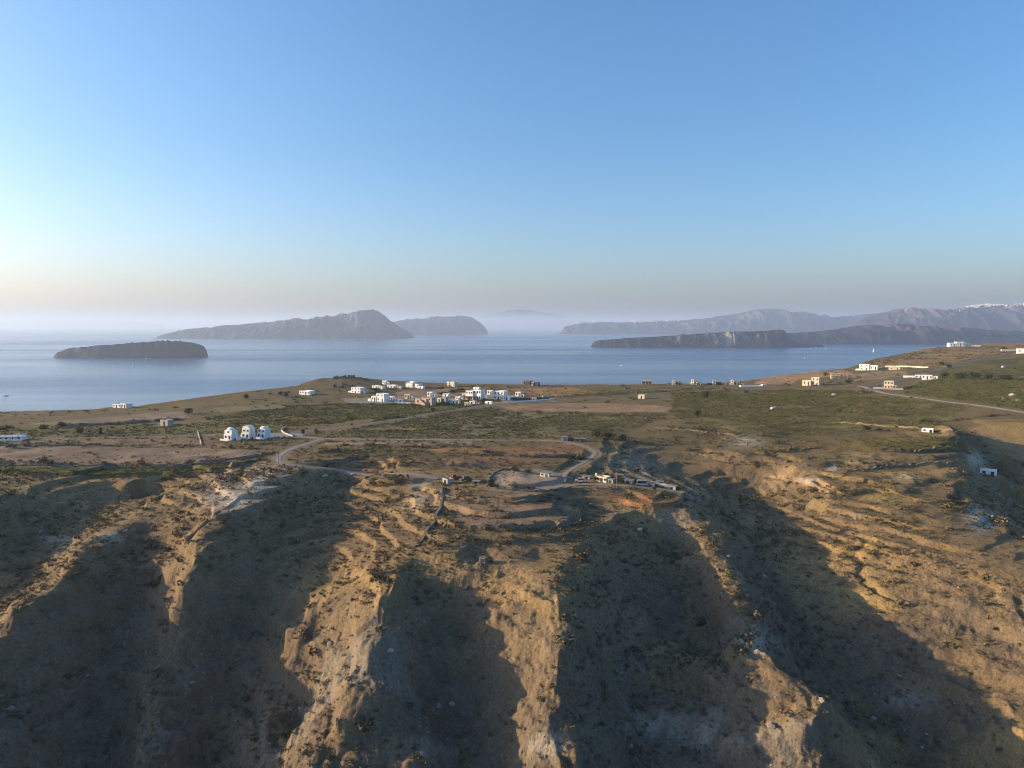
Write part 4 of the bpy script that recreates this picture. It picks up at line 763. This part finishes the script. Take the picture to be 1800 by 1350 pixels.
house('stone_house', 'dark stone modern house on the rim right of the hamlet', 930, 678, [(-13, 2, 0, 12, 0, 9, DSTONE, 'flat', 3, 1), (5, 11, 0, 10, 0, 8, CONC, 'flat', 2, 1), (11.02, 19, 1, 10, 0, 7, DSTONE, 'flat', 1, 1)], 0)
for px, py, bl, lb in ((700, 706, [(-8, 8, 0, 7, 0, 4.5, WHITE, 'flat', 2, 1)], 'low white annexe behind the middle of the long white wall'), (796, 709, [(-9, 6, 0, 8, 0, 5.5, WHITE, 'flat', 2, 1), (6.02, 12, 1, 7, 0, 4, CREAM, 'flat', 1, 1)], 'low white annexe between the plaster houses and the villa'), (858, 710, [(-7, 7, 0, 6, 0, 4.5, WHITE, 'flat', 1, 1)], 'low white annexe between the two white villas'), (899, 702, [(-6, 7, 0, 7, 0, 5, WHITE, 'flat', 1, 1)], 'low white annexe right beside the tall white block'), (783, 697, [(-7, 6, 0, 7, 0, 5, WHITE, 'flat', 1, 1)], 'white annexe on the near foot of the green mound'), (640, 690, [(-5, 5, 0, 6, 0, 5, CREAM, 'flat', 1, 1)], 'tiny cream annexe right of the cube house'), (738, 683, [(-6, 7, 0, 6, 0, 4, WHITE, 'flat', 1, 1)], 'low white annexe right of the bright rim house')):
    house('annexe', lb, px, py, bl, 0, 'annexe')
for px, py, m, lb in ((806, 704, WHITE, 'small white house touching the villa on its left'), (848, 699, WHITE, 'small white house behind the gap between the villas'), (862, 694, WHITE, 'small white house behind the tall white block'), (717, 701, CREAM, 'small cream house behind the long wall, left of the pink house'), (688, 703, WHITE, 'small white house behind the long wall, near its left part'), (757, 697, WHITE, 'small white house behind the pink house'), (912, 697, WHITE, 'small white house behind the green-netted shed'), (820, 713, CREAM, 'small cream house at the roadside below the villa'), (676, 676, WHITE, 'small white house on the rim left of the bright stepped one')):
    k = (px * 7) % 5; house('small_house', lb, px, py, [(-5 - k * .5, 3, 0, 7, 0, 5.5 + k * .6, m, 'flat', 2, 1), (3.02, 7 + k * .4, 1, 6, 0, 3.6 + k * .3, WHITE, 'flat', 1, 1)], k * 3 - 6)
# ruins on the small hill
for k, (px, py, w, h, lb) in enumerate([(590, 667, 9, 6, 'broken stone ruin at the left end of the small hill'), (602, 664, 12, 5, 'tallest broken stone ruin on top of the small hill'), (617, 664, 12, 6, 'stone ruin on the hilltop right of the tallest'), (634, 667, 13, 4, 'low stone ruin at the right end of the small hill'), (605, 678, 9, 6, 'roofless stone ruin on the near slope of the hill'), (588, 681, 6, 7, 'narrow stone ruin low on the hill, left')]):
    c, s = base_at(px, py); t = empty('stone_ruin', c); a = np.random.RandomState(k)
    for n in range(4):
        x0 = (-w / 2 + n * w / 4) * s; m = MB(); m.box(x0, x0 + w / 4 * s - .02, a.uniform(0, 2), a.uniform(2.5, 5), -1.5, h * s * a.uniform(.45, 1.1), .08); m.build('wall', STONE, t)
    tag(t, lb, 'ruin', 'ruins on the small hill')
# houses along the rim to the right
def pavilion_extra(t, s):
    for x in (-9, -3, 3, 8): MB().box(x * s, (x + 1.1) * s, 0, .6, -1, 6 * s).build('pillar', CREAM, t)
    MB().box(-9.5 * s, 9.5 * s, -.3, 6 * s, 6.02 * s, 7.2 * s).build('roof', CREAM, t)
house('open_pavilion', 'unfinished open pavilion on pillars at the rim', 1137, 676, [(-9, 9, 6.1 * 1, 8, 0, 5, STONE, 'none', 0, 1)], 0, 'pavilion', None, pavilion_extra)
for px, lb, hh, wd, m2, lean in ((1188, 'stone house with lit cream tower, first of four along the rim', 8.5, 12, STONE, -20), (1221, 'stone house with lit cream tower, second of four along the rim', 9.5, 10, CONC, -30), (1260, 'stone house with lit cream tower, third of four along the rim', 8, 13, DSTONE, -12), (1291, 'stone house with lit cream tower, fourth of four along the rim', 8.8, 15, STONE, -26)):
    house('tower_house', lb, px, 677, [(-7, -1, 0, 8, 0, hh, CREAM, 'flat', 1, 2), (-.98, wd * .6, 1, 10, 0, hh * .62, m2, 'flat', 2, 1), (wd * .6 + .02, wd, 2, 8, 0, hh * .4, CONC, 'flat', 1, 1), (-7 - wd * .7, -7.02, 2, 8, 0, 2.2 + wd * .08, m2, 'flat', 1, 1)], lean + 22, 'house', 'tower houses along the rim')
house('rim_wall_house', 'low white walled pool terrace below the last tower house', 1330, 680, [(-28, 8, 0, 8, 0, 2.2, WHITE, 'flat', 0, 1), (10, 16, 0, 8, 0, 4.5, WHITE, 'flat', 1, 1)], 0, 'terrace')
house('vineyard_hut', 'small pale hut below the road in the vineyard', 1127, 701, [(-6, 6, 0, 8, 0, 7, CREAM, 'flat', 1, 1)], 0, 'hut')
house('cream_house', 'cream two-level house beside the ochre bluff', 1424, 678, [(-17, 1, 0, 16, 0, 11, CREAM, 'flat', 2, 1), (1.02, 17, 4, 16, 0, 18, CREAM, 'flat', 2, 2), (17.02, 24, 3, 10, 0, 6, DSTONE, 'flat', 1, 1)], -8)
def frame_extra(t, s):
    for f in range(2):
        for x in (-16, -9, -2, 5, 12): MB().box(x * s, (x + 1.2) * s, 0, .5, f * 5 * s + (.6 if f else -1), (f + 1) * 5 * s).build('pillar', CREAM, t)
        MB().box(-17 * s, (15 if f == 0 else 4) * s, -.4, 10 * s, (f + 1) * 5 * s + .01, (f + 1) * 5 * s + .5).build('floor_slab', CREAM, t)
house('concrete_frame', 'unfinished concrete building frame with open floors', 1477, 666, [(-16, 13, 6, 9, 0, 4.8, CREAM, 'none', 0, 1)], 0, 'building', None, frame_extra)
house('rim_house', 'white block house on the bluff above the caldera', 1522, 651, [(-11, 5, 0, 14, 0, 10.5, WHITE, 'flat', 2, 2), (5.02, 18, 1, 12, 0, 9, WHITE, 'flat', 2, 1), (-17, -11.02, 1, 10, 0, 2, WHITE, 'flat', 0, 1)], -6)
def shell_extra(t, s):
    MB().box(-27 * s, 26 * s, -9 * s, -8 * s, -2, 3.4 * s).build('terrace_wall', CONC, t)
    for x in (-2, 6, 12): MB().box(x * s, (x + 1.4) * s, -5 * s, -3.6 * s, -1, 7 * s).build('pillar', CREAM, t)
    MB().box(-4 * s, 15 * s, -5.4 * s, -.05, 7.02 * s, 7.8 * s).build('porch_roof', CREAM, t)
house('stone_house', 'unfinished stone house on a walled terrace by the dirt road', 1562, 684, [(-9, 9, 0, 15, 0, 16, CREAM, 'flat', 3, 2), (9.02, 24, 2, 12, 0, 4, CONC, 'flat', 1, 1), (-24, -9.02, 2, 10, 0, 3, CONC, 'flat', 0, 1)], 0, 'house', None, shell_extra)
house('low_house', 'low white walled house beside the rising road', 1606, 664, [(-16, 2, 0, 9, 0, 3, WHITE, 'flat', 0, 1), (2.02, 13, 1, 9, 0, 5, WHITE, 'flat', 2, 1)], 3)
house('low_house', 'bright white low house left of the dark tree row', 1633, 667, [(-11, 5, 0, 12, 0, 7.5, WHITE, 'flat', 3, 1), (5.02, 13, 1, 10, 0, 6, WHITE, 'flat', 1, 1)], 0)
house('hotel', 'white hotel of stepped blocks on the skyline at right', 1686, 609, [(-15, -5, 0, 14, 0, 6, WHITE, 'flat', 2, 1), (-4, 8, 0, 14, 0, 8, WHITE, 'flat', 3, 1), (8.02, 16, 2, 14, 0, 6, WHITE, 'flat', 2, 1), (18, 34, 2, 8, 0, 2.5, WHITE, 'flat', 0, 1)], 0, 'hotel')
house('white_villa', 'white block house at the right edge of the picture', 1800, 621, [(-10, 14, 0, 14, 0, 8, WHITE, 'flat', 3, 1)], 0, 'villa')
house('road_shed', 'long low shed below the rising road, near the top', 1780, 617, [(-16, 6, 0, 9, 0, 3, CONC, 'flat', 0, 1)], 8, 'shed')
house('stone_shed', 'long low cream shed behind the white roadside wall', 1572, 650, [(-9, 9, 0, 9, 0, 4, CREAM, 'flat', 2, 1)], 0, 'shed')
house('vineyard_hut', 'small white hut with flat roof at the vineyard terrace', 1630, 760, [(-9, 9, 0, 12, 0, 6.5, WHITE, 'flat', 2, 1), (-13, -9.02, 0, 6, 0, 2.4, STONE, 'flat', 0, 1)], -6, 'hut')
house('gully_hut', 'white flat-roofed hut in the shaded right gully', 1737, 836, [(-13, 12, 0, 16, 0, 10, WHITE, 'flat', 2, 1)], -8, 'hut')
house('ridge_hut', 'tiny stone hut at the tip of the central spur', 847, 988, [(-7, 7, 0, 10, 0, 8, STONE, 'flat', 1, 1)], 0, 'hut')
# the farm round the oval field
house('block_shed', 'grey concrete block shed at the end of the lane', 782, 850, [(-8, 8, 0, 14, 0, 9, CONC, 'flat', 1, 1)], -20, 'shed')
house('field_hut', 'small flat-roofed hut at the far right of the oval field', 957, 838, [(-9, 9, 0, 10, 0, 6.5, CREAM, 'tin', 2, 1)], 0, 'hut')
house('farm_sheds', 'row of low sheds behind the bend of the dirt road', 1006, 776, [(-20, -8, 0, 9, 0, 7, CONC, 'tin', 1, 1), (-7.9, 4, 1, 9, 0, 6, DSTONE, 'flat', 1, 1), (4.02, 22, 0, 8, 0, 5, STONE, 'tin', 2, 1)], -3, 'shed')
house('farmhouse', 'white farmhouse with outside stair between the dense trees', 1056, 847, [(-10, 12, 0, 16, 0, 9.5, CREAM, 'flat', 3, 1), (-20, -10.02, 4, 16, 0, 7, STONE, 'flat', 2, 1), (-18, -15, 8, 11, 7, 12, CREAM, 'flat', 0, 1), (12.02, 24, 2, 10, 0, 7, CONC, 'tin', 1, 1)], -12, 'farmhouse')
house('yard_shed', 'low pale shed right of the farmhouse yard', 1104, 850, [(-8, 8, 0, 9, 0, 6, CONC, 'tin', 1, 1)], -6, 'shed')
house('yard_shed', 'small pale shed at the far right end of the yard', 1180, 861, [(-7, 8, 0, 8, 0, 7, CONC, 'tin', 1, 1)], -6, 'shed')
for px, py, w, h, m, lb in ((1030, 842, 7, 5, CONC, 'low grey shed left of the farmhouse'), (1142, 856, 8, 5, TIN, 'tin shed halfway along the farm yard'), (1088, 841, 7, 6, STONE, 'stone shed behind the farmhouse trees'), (1160, 852, 6, 5, STONE, 'stone shed behind the outer yard wall'), (836, 850, 6, 4, CONC, 'low shed left of the oval field')):
    house('yard_shed', lb, px, py, [(-w, w, 0, 8, 0, h, m, 'tin', 1, 1)], (px % 7) * 4, 'shed')
for a in ((1046, 846, 11, 10, 'dense tree at the left corner of the white farmhouse'), (1092, 850, 12, 11, 'dark tree between the farmhouse and the yard sheds'), (1116, 848, 11, 9, 'dark tree behind the van in the farm yard'), (1150, 862, 9, 7, 'dark bush-like tree in front of the outer yard wall'), (1192, 862, 10, 8, 'dark tree at the far right end of the farm yard')): tree(*a)
# ------------------------------------------------------------------ walls, poles, vehicles, rocks, boats
def wall_thing(name, label, pix, h, th, m, group, jag=.25, cat='wall'):
    q = drape(pix, 1.5 if pix[0][1] > 740 else 4); d = np.gradient(q, axis=0); d /= np.linalg.norm(d, axis=1)[:, None] + 1e-9; nx, ny = -d[:, 1], d[:, 0]; a = np.random.RandomState(len(q))
    hh = h * (1 - jag + jag * 1.1 * a.rand(len(q))) ; z = ground_at(q[:, 0], q[:, 1]); w = th / 2 * (1 + jag * (a.rand(len(q)) - .5))
    XX = np.stack([q[:, 0] - nx * w * 1.25, q[:, 0] - nx * w, q[:, 0] + nx * w, q[:, 0] + nx * w * 1.25], 1); YY = np.stack([q[:, 1] - ny * w * 1.25, q[:, 1] - ny * w, q[:, 1] + ny * w, q[:, 1] + ny * w * 1.25], 1); ZZ = np.stack([z - .8, z + hh, z + hh, z - .8], 1)
    me = grid_mesh(name, XX, YY, ZZ); me.polygons.foreach_set('use_smooth', np.zeros(len(me.polygons), bool)); return tag(link(name, me, m), label, cat, group)
DRY = 'dry stone walls between the fields'
for pix, lb in (([(-40, 784), (95, 783), (200, 784), (350, 786), (450, 789)], 'dry stone wall along the top of the left bare field'), ([(0, 819), (150, 820), (300, 822), (400, 815), (478, 797)], 'dry stone wall along the bottom of the left bare field'), ([(565, 776), (700, 780), (830, 784)], 'dry stone wall in front of the pale strip field'), ([(545, 797), (640, 795), (800, 797), (950, 804), (1030, 806)], 'long dry stone wall across the red terraces'), ([(535, 811), (650, 812), (760, 817), (872, 822)], 'dry stone wall below the long one on the red terraces'),
                ([(860, 858), (858, 842), (872, 827), (905, 822)], 'curved stone wall on the left side of the oval field'), ([(858, 859), (900, 863), (950, 864), (1003, 857)], 'stone wall along the near side of the oval field'), ([(778, 870), (830, 881), (900, 885), (960, 880), (988, 871)], 'curved dry stone wall below the oval field'), ([(828, 926), (900, 930), (960, 929), (1030, 921)], 'lowest long dry stone wall on the central spur'), ([(776, 858), (777, 885), (765, 915), (745, 945), (733, 962)], 'dry stone wall running down the crest of the central spur'),
                ([(1215, 797), (1300, 801), (1370, 797), (1440, 786)], 'upper dry stone wall on the right slope beside the gully'), ([(1492, 793), (1600, 796), (1704, 797)], 'straight dry stone wall across the right vineyard terrace'), ([(1490, 829), (1560, 818), (1690, 820)], 'bent dry stone wall below the straight one at right'), ([(1150, 752), (1220, 758), (1310, 766), (1400, 770)], 'dry stone wall at the top of the right slope'), ([(1450, 744), (1560, 749), (1676, 757)], 'dry stone wall through the right vineyard left of the gully')):
    wall_thing('dry_stone_wall', lb, pix, .75, .8, STONE, DRY, .85)
wall_thing('white_wall', 'long white wall in front of the hamlet', [(618, 709), (660, 709), (700, 709), (752, 711)], 1.2, .5, WHITE, 'white walls', .1)
wall_thing('white_wall', 'white garden wall right of the tall white block', [(888, 707), (930, 706), (975, 702)], .9, .5, WHITE, 'white walls', .1)
wall_thing('white_wall', 'pale roadside wall below the skyline hill', [(1556, 645), (1590, 645), (1632, 647)], 1.8, .6, CREAM, 'white walls', .1)
wall_thing('white_wall', 'pale wall along the outer edge of the farm yard', [(1118, 850), (1150, 853), (1186, 860)], 1.5, .5, CONC, 'white walls', .15)
wall_thing('slanting_wall', 'short pale wall slanting downhill left of the domed villas', [(347, 759), (350, 768), (354, 782)], .45, .3, CREAM, None, .1)
wall_thing('forecourt_wall', 'curved low wall round the paved forecourt right of the villas', [(500, 752), (494, 757), (500, 763), (515, 768)], 1.0, .5, CONC, None, .2)
c, s_ = base_at(488, 767); struct('paved_forecourt', MB().box(-11, 13, -5, 9, 0, .25).add([], []).build('tmp', None).data, CONCL).location = (c[0], c[1], c[2] + .02)
bpy.data.objects.remove(bpy.data.objects['tmp'])
def pole(px, py, h, label):
    c, s = base_at(px, py); t = empty('utility_pole', c); MB().cyl(0, 0, -.5, h, .13, .09).build('post', WOOD, t); MB().box(-.9, .9, -.07, .07, h - .9, h - .72).build('crossarm', WOOD, t); return tag(t, label, 'pole', 'wooden utility poles')
for px, py, h, lb in ((952, 681, 11, 'tall pole beside the dark stone house on the rim'), (1107, 724, 9, 'wooden pole standing in the red field'), (1085, 677, 9, 'thin pole on the rim left of the open pavilion'), (1606, 648, 10, 'thin pole beside the pale roadside wall'), (490, 817, 6, 'short pole at the bend of the concrete lane, left'), (521, 821, 6, 'short pole on the concrete lane, right of the bend'), (1084, 858, 7, 'pole at the corner of the farmhouse yard'), (705, 738, 8, 'pole halfway along the long grey road')): pole(px, py, h, lb)
# vehicles: body, cabin, windows and four wheels
def car(name, label, px, py, L, paint, rz, cab=(.25, .85, .75), cat='car'):
    c, s = base_at(px, py); t = empty(name, (c[0], c[1], c[2] + .05), R(rz)); W_ = 1.7
    MB().box(-L / 2, L / 2, -W_ / 2, W_ / 2, .35, .95, .06).build('body', paint, t)
    cb = MB().box(-L / 2 + L * cab[0], -L / 2 + L * cab[1], -W_ / 2 + .08, W_ / 2 - .08, .951, .95 + cab[2], .16).build('cabin', paint, t)
    MB().box(-L / 2 + L * cab[0] + .25, -L / 2 + L * cab[1] - .25, -W_ / 2 + .06, W_ / 2 - .06, 1.05, .9 + cab[2] - .1).build('window', PANE, cb)
    for x in (-L * .32, L * .32):
        for y in (-W_ / 2 - .02, W_ / 2 - .16):
            w = MB().cyl(0, 0, 0, .2, .33, .33, 12); M = Matrix.Translation((x, y, .33)) @ Matrix.Rotation(-math.pi / 2, 4, 'X'); w.v = [tuple(M @ Vector(v)) for v in w.v]; w.build('wheel', DSTONE, t)
    return tag(t, label, cat, 'parked vehicles')
car('pickup_truck', 'red pickup parked beside the concrete block shed', 799, 842, 4.6, RED, 20, (.3, .6, .75), 'pickup'); car('parked_car', 'white car parked by the green-netted plot', 938, 703, 4.2, WHITE, 10); car('parked_van', 'white van parked at the right end of the hamlet', 958, 699, 5.0, WHITE, 5, (.1, .92, 1.2), 'van'); car('parked_car', 'dark car parked in the yard right of the red pickup', 818, 845, 4.2, DSTONE, 30); car('parked_car', 'pale car parked in the farmhouse yard', 1020, 848, 4.2, CONC, -10); car('parked_van', 'grey van parked by the sheds right of the farmhouse', 1128, 854, 4.4, CONC, -8, (.1, .92, 1.2), 'van'); car('parked_car', 'dark car parked left of the long low building', 20, 787, 4.3, DSTONE, 12)
# pale boulders
def boulder(px, py, r, label, k):
    c, s = base_at(px, py); bm = bmesh.new(); bmesh.ops.create_icosphere(bm, subdivisions=2, radius=1.0); a = np.random.RandomState(k)
    for v in bm.verts: v.co *= .8 + .4 * a.rand(); v.co.z *= .7
    me = bpy.data.meshes.new('boulder'); bm.to_mesh(me); bm.free(); o = link('boulder', me, mat('pale_rock', (.42, .385, .33), .95, .25, 1.5, .1, 3)); o.location = (c[0], c[1], c[2] + r * .3); o.scale = (r * 1.3, r, r); return tag(o, label, 'boulder', 'pale boulders')
for k, (px, py, r, lb) in enumerate([(1360, 719, 1.8, 'pale boulder alone in the middle of the right vineyard'), (1466, 695, 1.6, 'pale boulder near the top of the right vineyard'), (1764, 646, 2.2, 'grey boulder in the far right vineyard'), (1780, 696, 2.2, 'grey boulder by the right edge above the dirt road'), (571, 838, .9, 'white boulder below the concrete lane, left of two'), (621, 835, .9, 'white boulder below the concrete lane, right of two'), (1125, 932, .8, 'white boulder in the shaded hollow below the farm'), (685, 1145, .7, 'pale boulder on the edge of the central hollow')]): boulder(px, py, r, lb, k)
# boats on the caldera
def sea_at(px, py): k, s = ray(px, py); y = SEA_Z / s; return (k * y, y, SEA_Z)
def hull(L, B, H):
    n = 9; v = []; f = []
    for i in range(n):
        t = i / (n - 1); w = B / 2 * min(1, 1.25 * (1 - t ** 2.6)) * (.75 + .25 * min(1, t * 4)); x = -L / 2 + L * t; sh = H * (1 + .25 * t * t)
        v += [(x, -w, sh), (x - .04 * L * t, -w * .7, -.3), (x - .04 * L * t, w * .7, -.3), (x, w, sh)]
    for i in range(n - 1):
        a = i * 4; b = a + 4; f += [(a, a + 1, b + 1, b), (a + 1, a + 2, b + 2, b + 1), (a + 2, a + 3, b + 3, b + 2), (a + 3, a, b, b + 3)]
    f += [(0, 3, 2, 1), ((n - 1) * 4, (n - 1) * 4 + 1, (n - 1) * 4 + 2, (n - 1) * 4 + 3)]
    return MB().add(v, f)
def boat(label, px, py, L, kind, rz, wake=0):
    c = sea_at(px, py); t = empty('sailboat' if kind == 'sail' else 'motor_boat', c, R(rz)); hull(L, L * .28, L * .09).build('hull', HULL, t)
    MB().box(-L * .3, L * .18, -L * .09, L * .09, L * .09, L * .17, L * .01).build('cabin', HULL, t)
    if kind == 'sail':
        MB().cyl(L * .08, 0, L * .05, L * 1.35, L * .008, L * .006).build('mast', HULL, t)
        MB().add([(L * .07, -.03, L * .2), (-L * .38, -.03, L * .2), (L * .07, -.03, L * 1.3), (L * .07, .03, L * .2), (-L * .38, .03 + L * .02, L * .2), (L * .07, .03, L * 1.3)], [(0, 1, 2), (5, 4, 3), (0, 3, 4, 1), (1, 4, 5, 2), (2, 5, 3, 0)]).build('mainsail', SAILC, t)
        MB().add([(L * .48, -.03, L * .12), (L * .1, -.03, L * .15), (L * .1, -.03, L * 1.2), (L * .48, .03, L * .12), (L * .1, .03 + L * .02, L * .15), (L * .1, .03, L * 1.2)], [(0, 1, 2), (5, 4, 3), (0, 3, 4, 1), (1, 4, 5, 2), (2, 5, 3, 0)]).build('jib', SAILC, t)
    else:
        MB().box(-L * .22, L * .05, -L * .07, L * .07, L * .171, L * .25, L * .012).build('upper_deck', HULL, t); MB().cyl(-L * .05, 0, L * .25, L * .42, L * .01, L * .006).build('mast', HULL, t)
    if wake:
        w = MB(); a = np.random.RandomState(int(px)); n = 24
        for i in range(n):
            x = -L * .5 - wake * i / n; wd = L * .1 + .05 * wake * i / n; w.box(x - wake / n * a.uniform(.4, .9), x, -wd * a.uniform(.6, 1), wd * a.uniform(.6, 1), -.1, .12)
        wk = w.build('wake', FOAM, t)
    return tag(t, label, 'boat', 'boats on the sea')
for a in [('white sailboat under sail in front of the flat left island', 235, 644, 16, 'sail', 70), ('motor yacht at the left edge of the sea', 11, 696, 14, 'motor', 10), ('white speedboat with short wake in mid channel', 662, 638, 14, 'motor', 20, 60), ('white motor boat below the long dark lava island', 1092, 643, 15, 'motor', 160, 70), ('white sailboat right of centre below the lava islands', 1414, 630, 15, 'sail', 60), ('white boat anchored off the lava islet, left of two', 1435, 612, 24, 'motor', 0), ('white boat anchored off the lava islet, right of two', 1452, 613, 22, 'motor', 15), ('white sailboat farthest right, near the bluff', 1535, 619, 24, 'sail', 80), ('distant white ship left of the lava islands', 1214, 583.5, 60, 'motor', 0), ('tiny white boat beneath the flat left island', 257, 631, 18, 'motor', 0), ('distant white boat near the end of the long sloping island', 640, 598, 26, 'motor', 10)]: boat(*a)
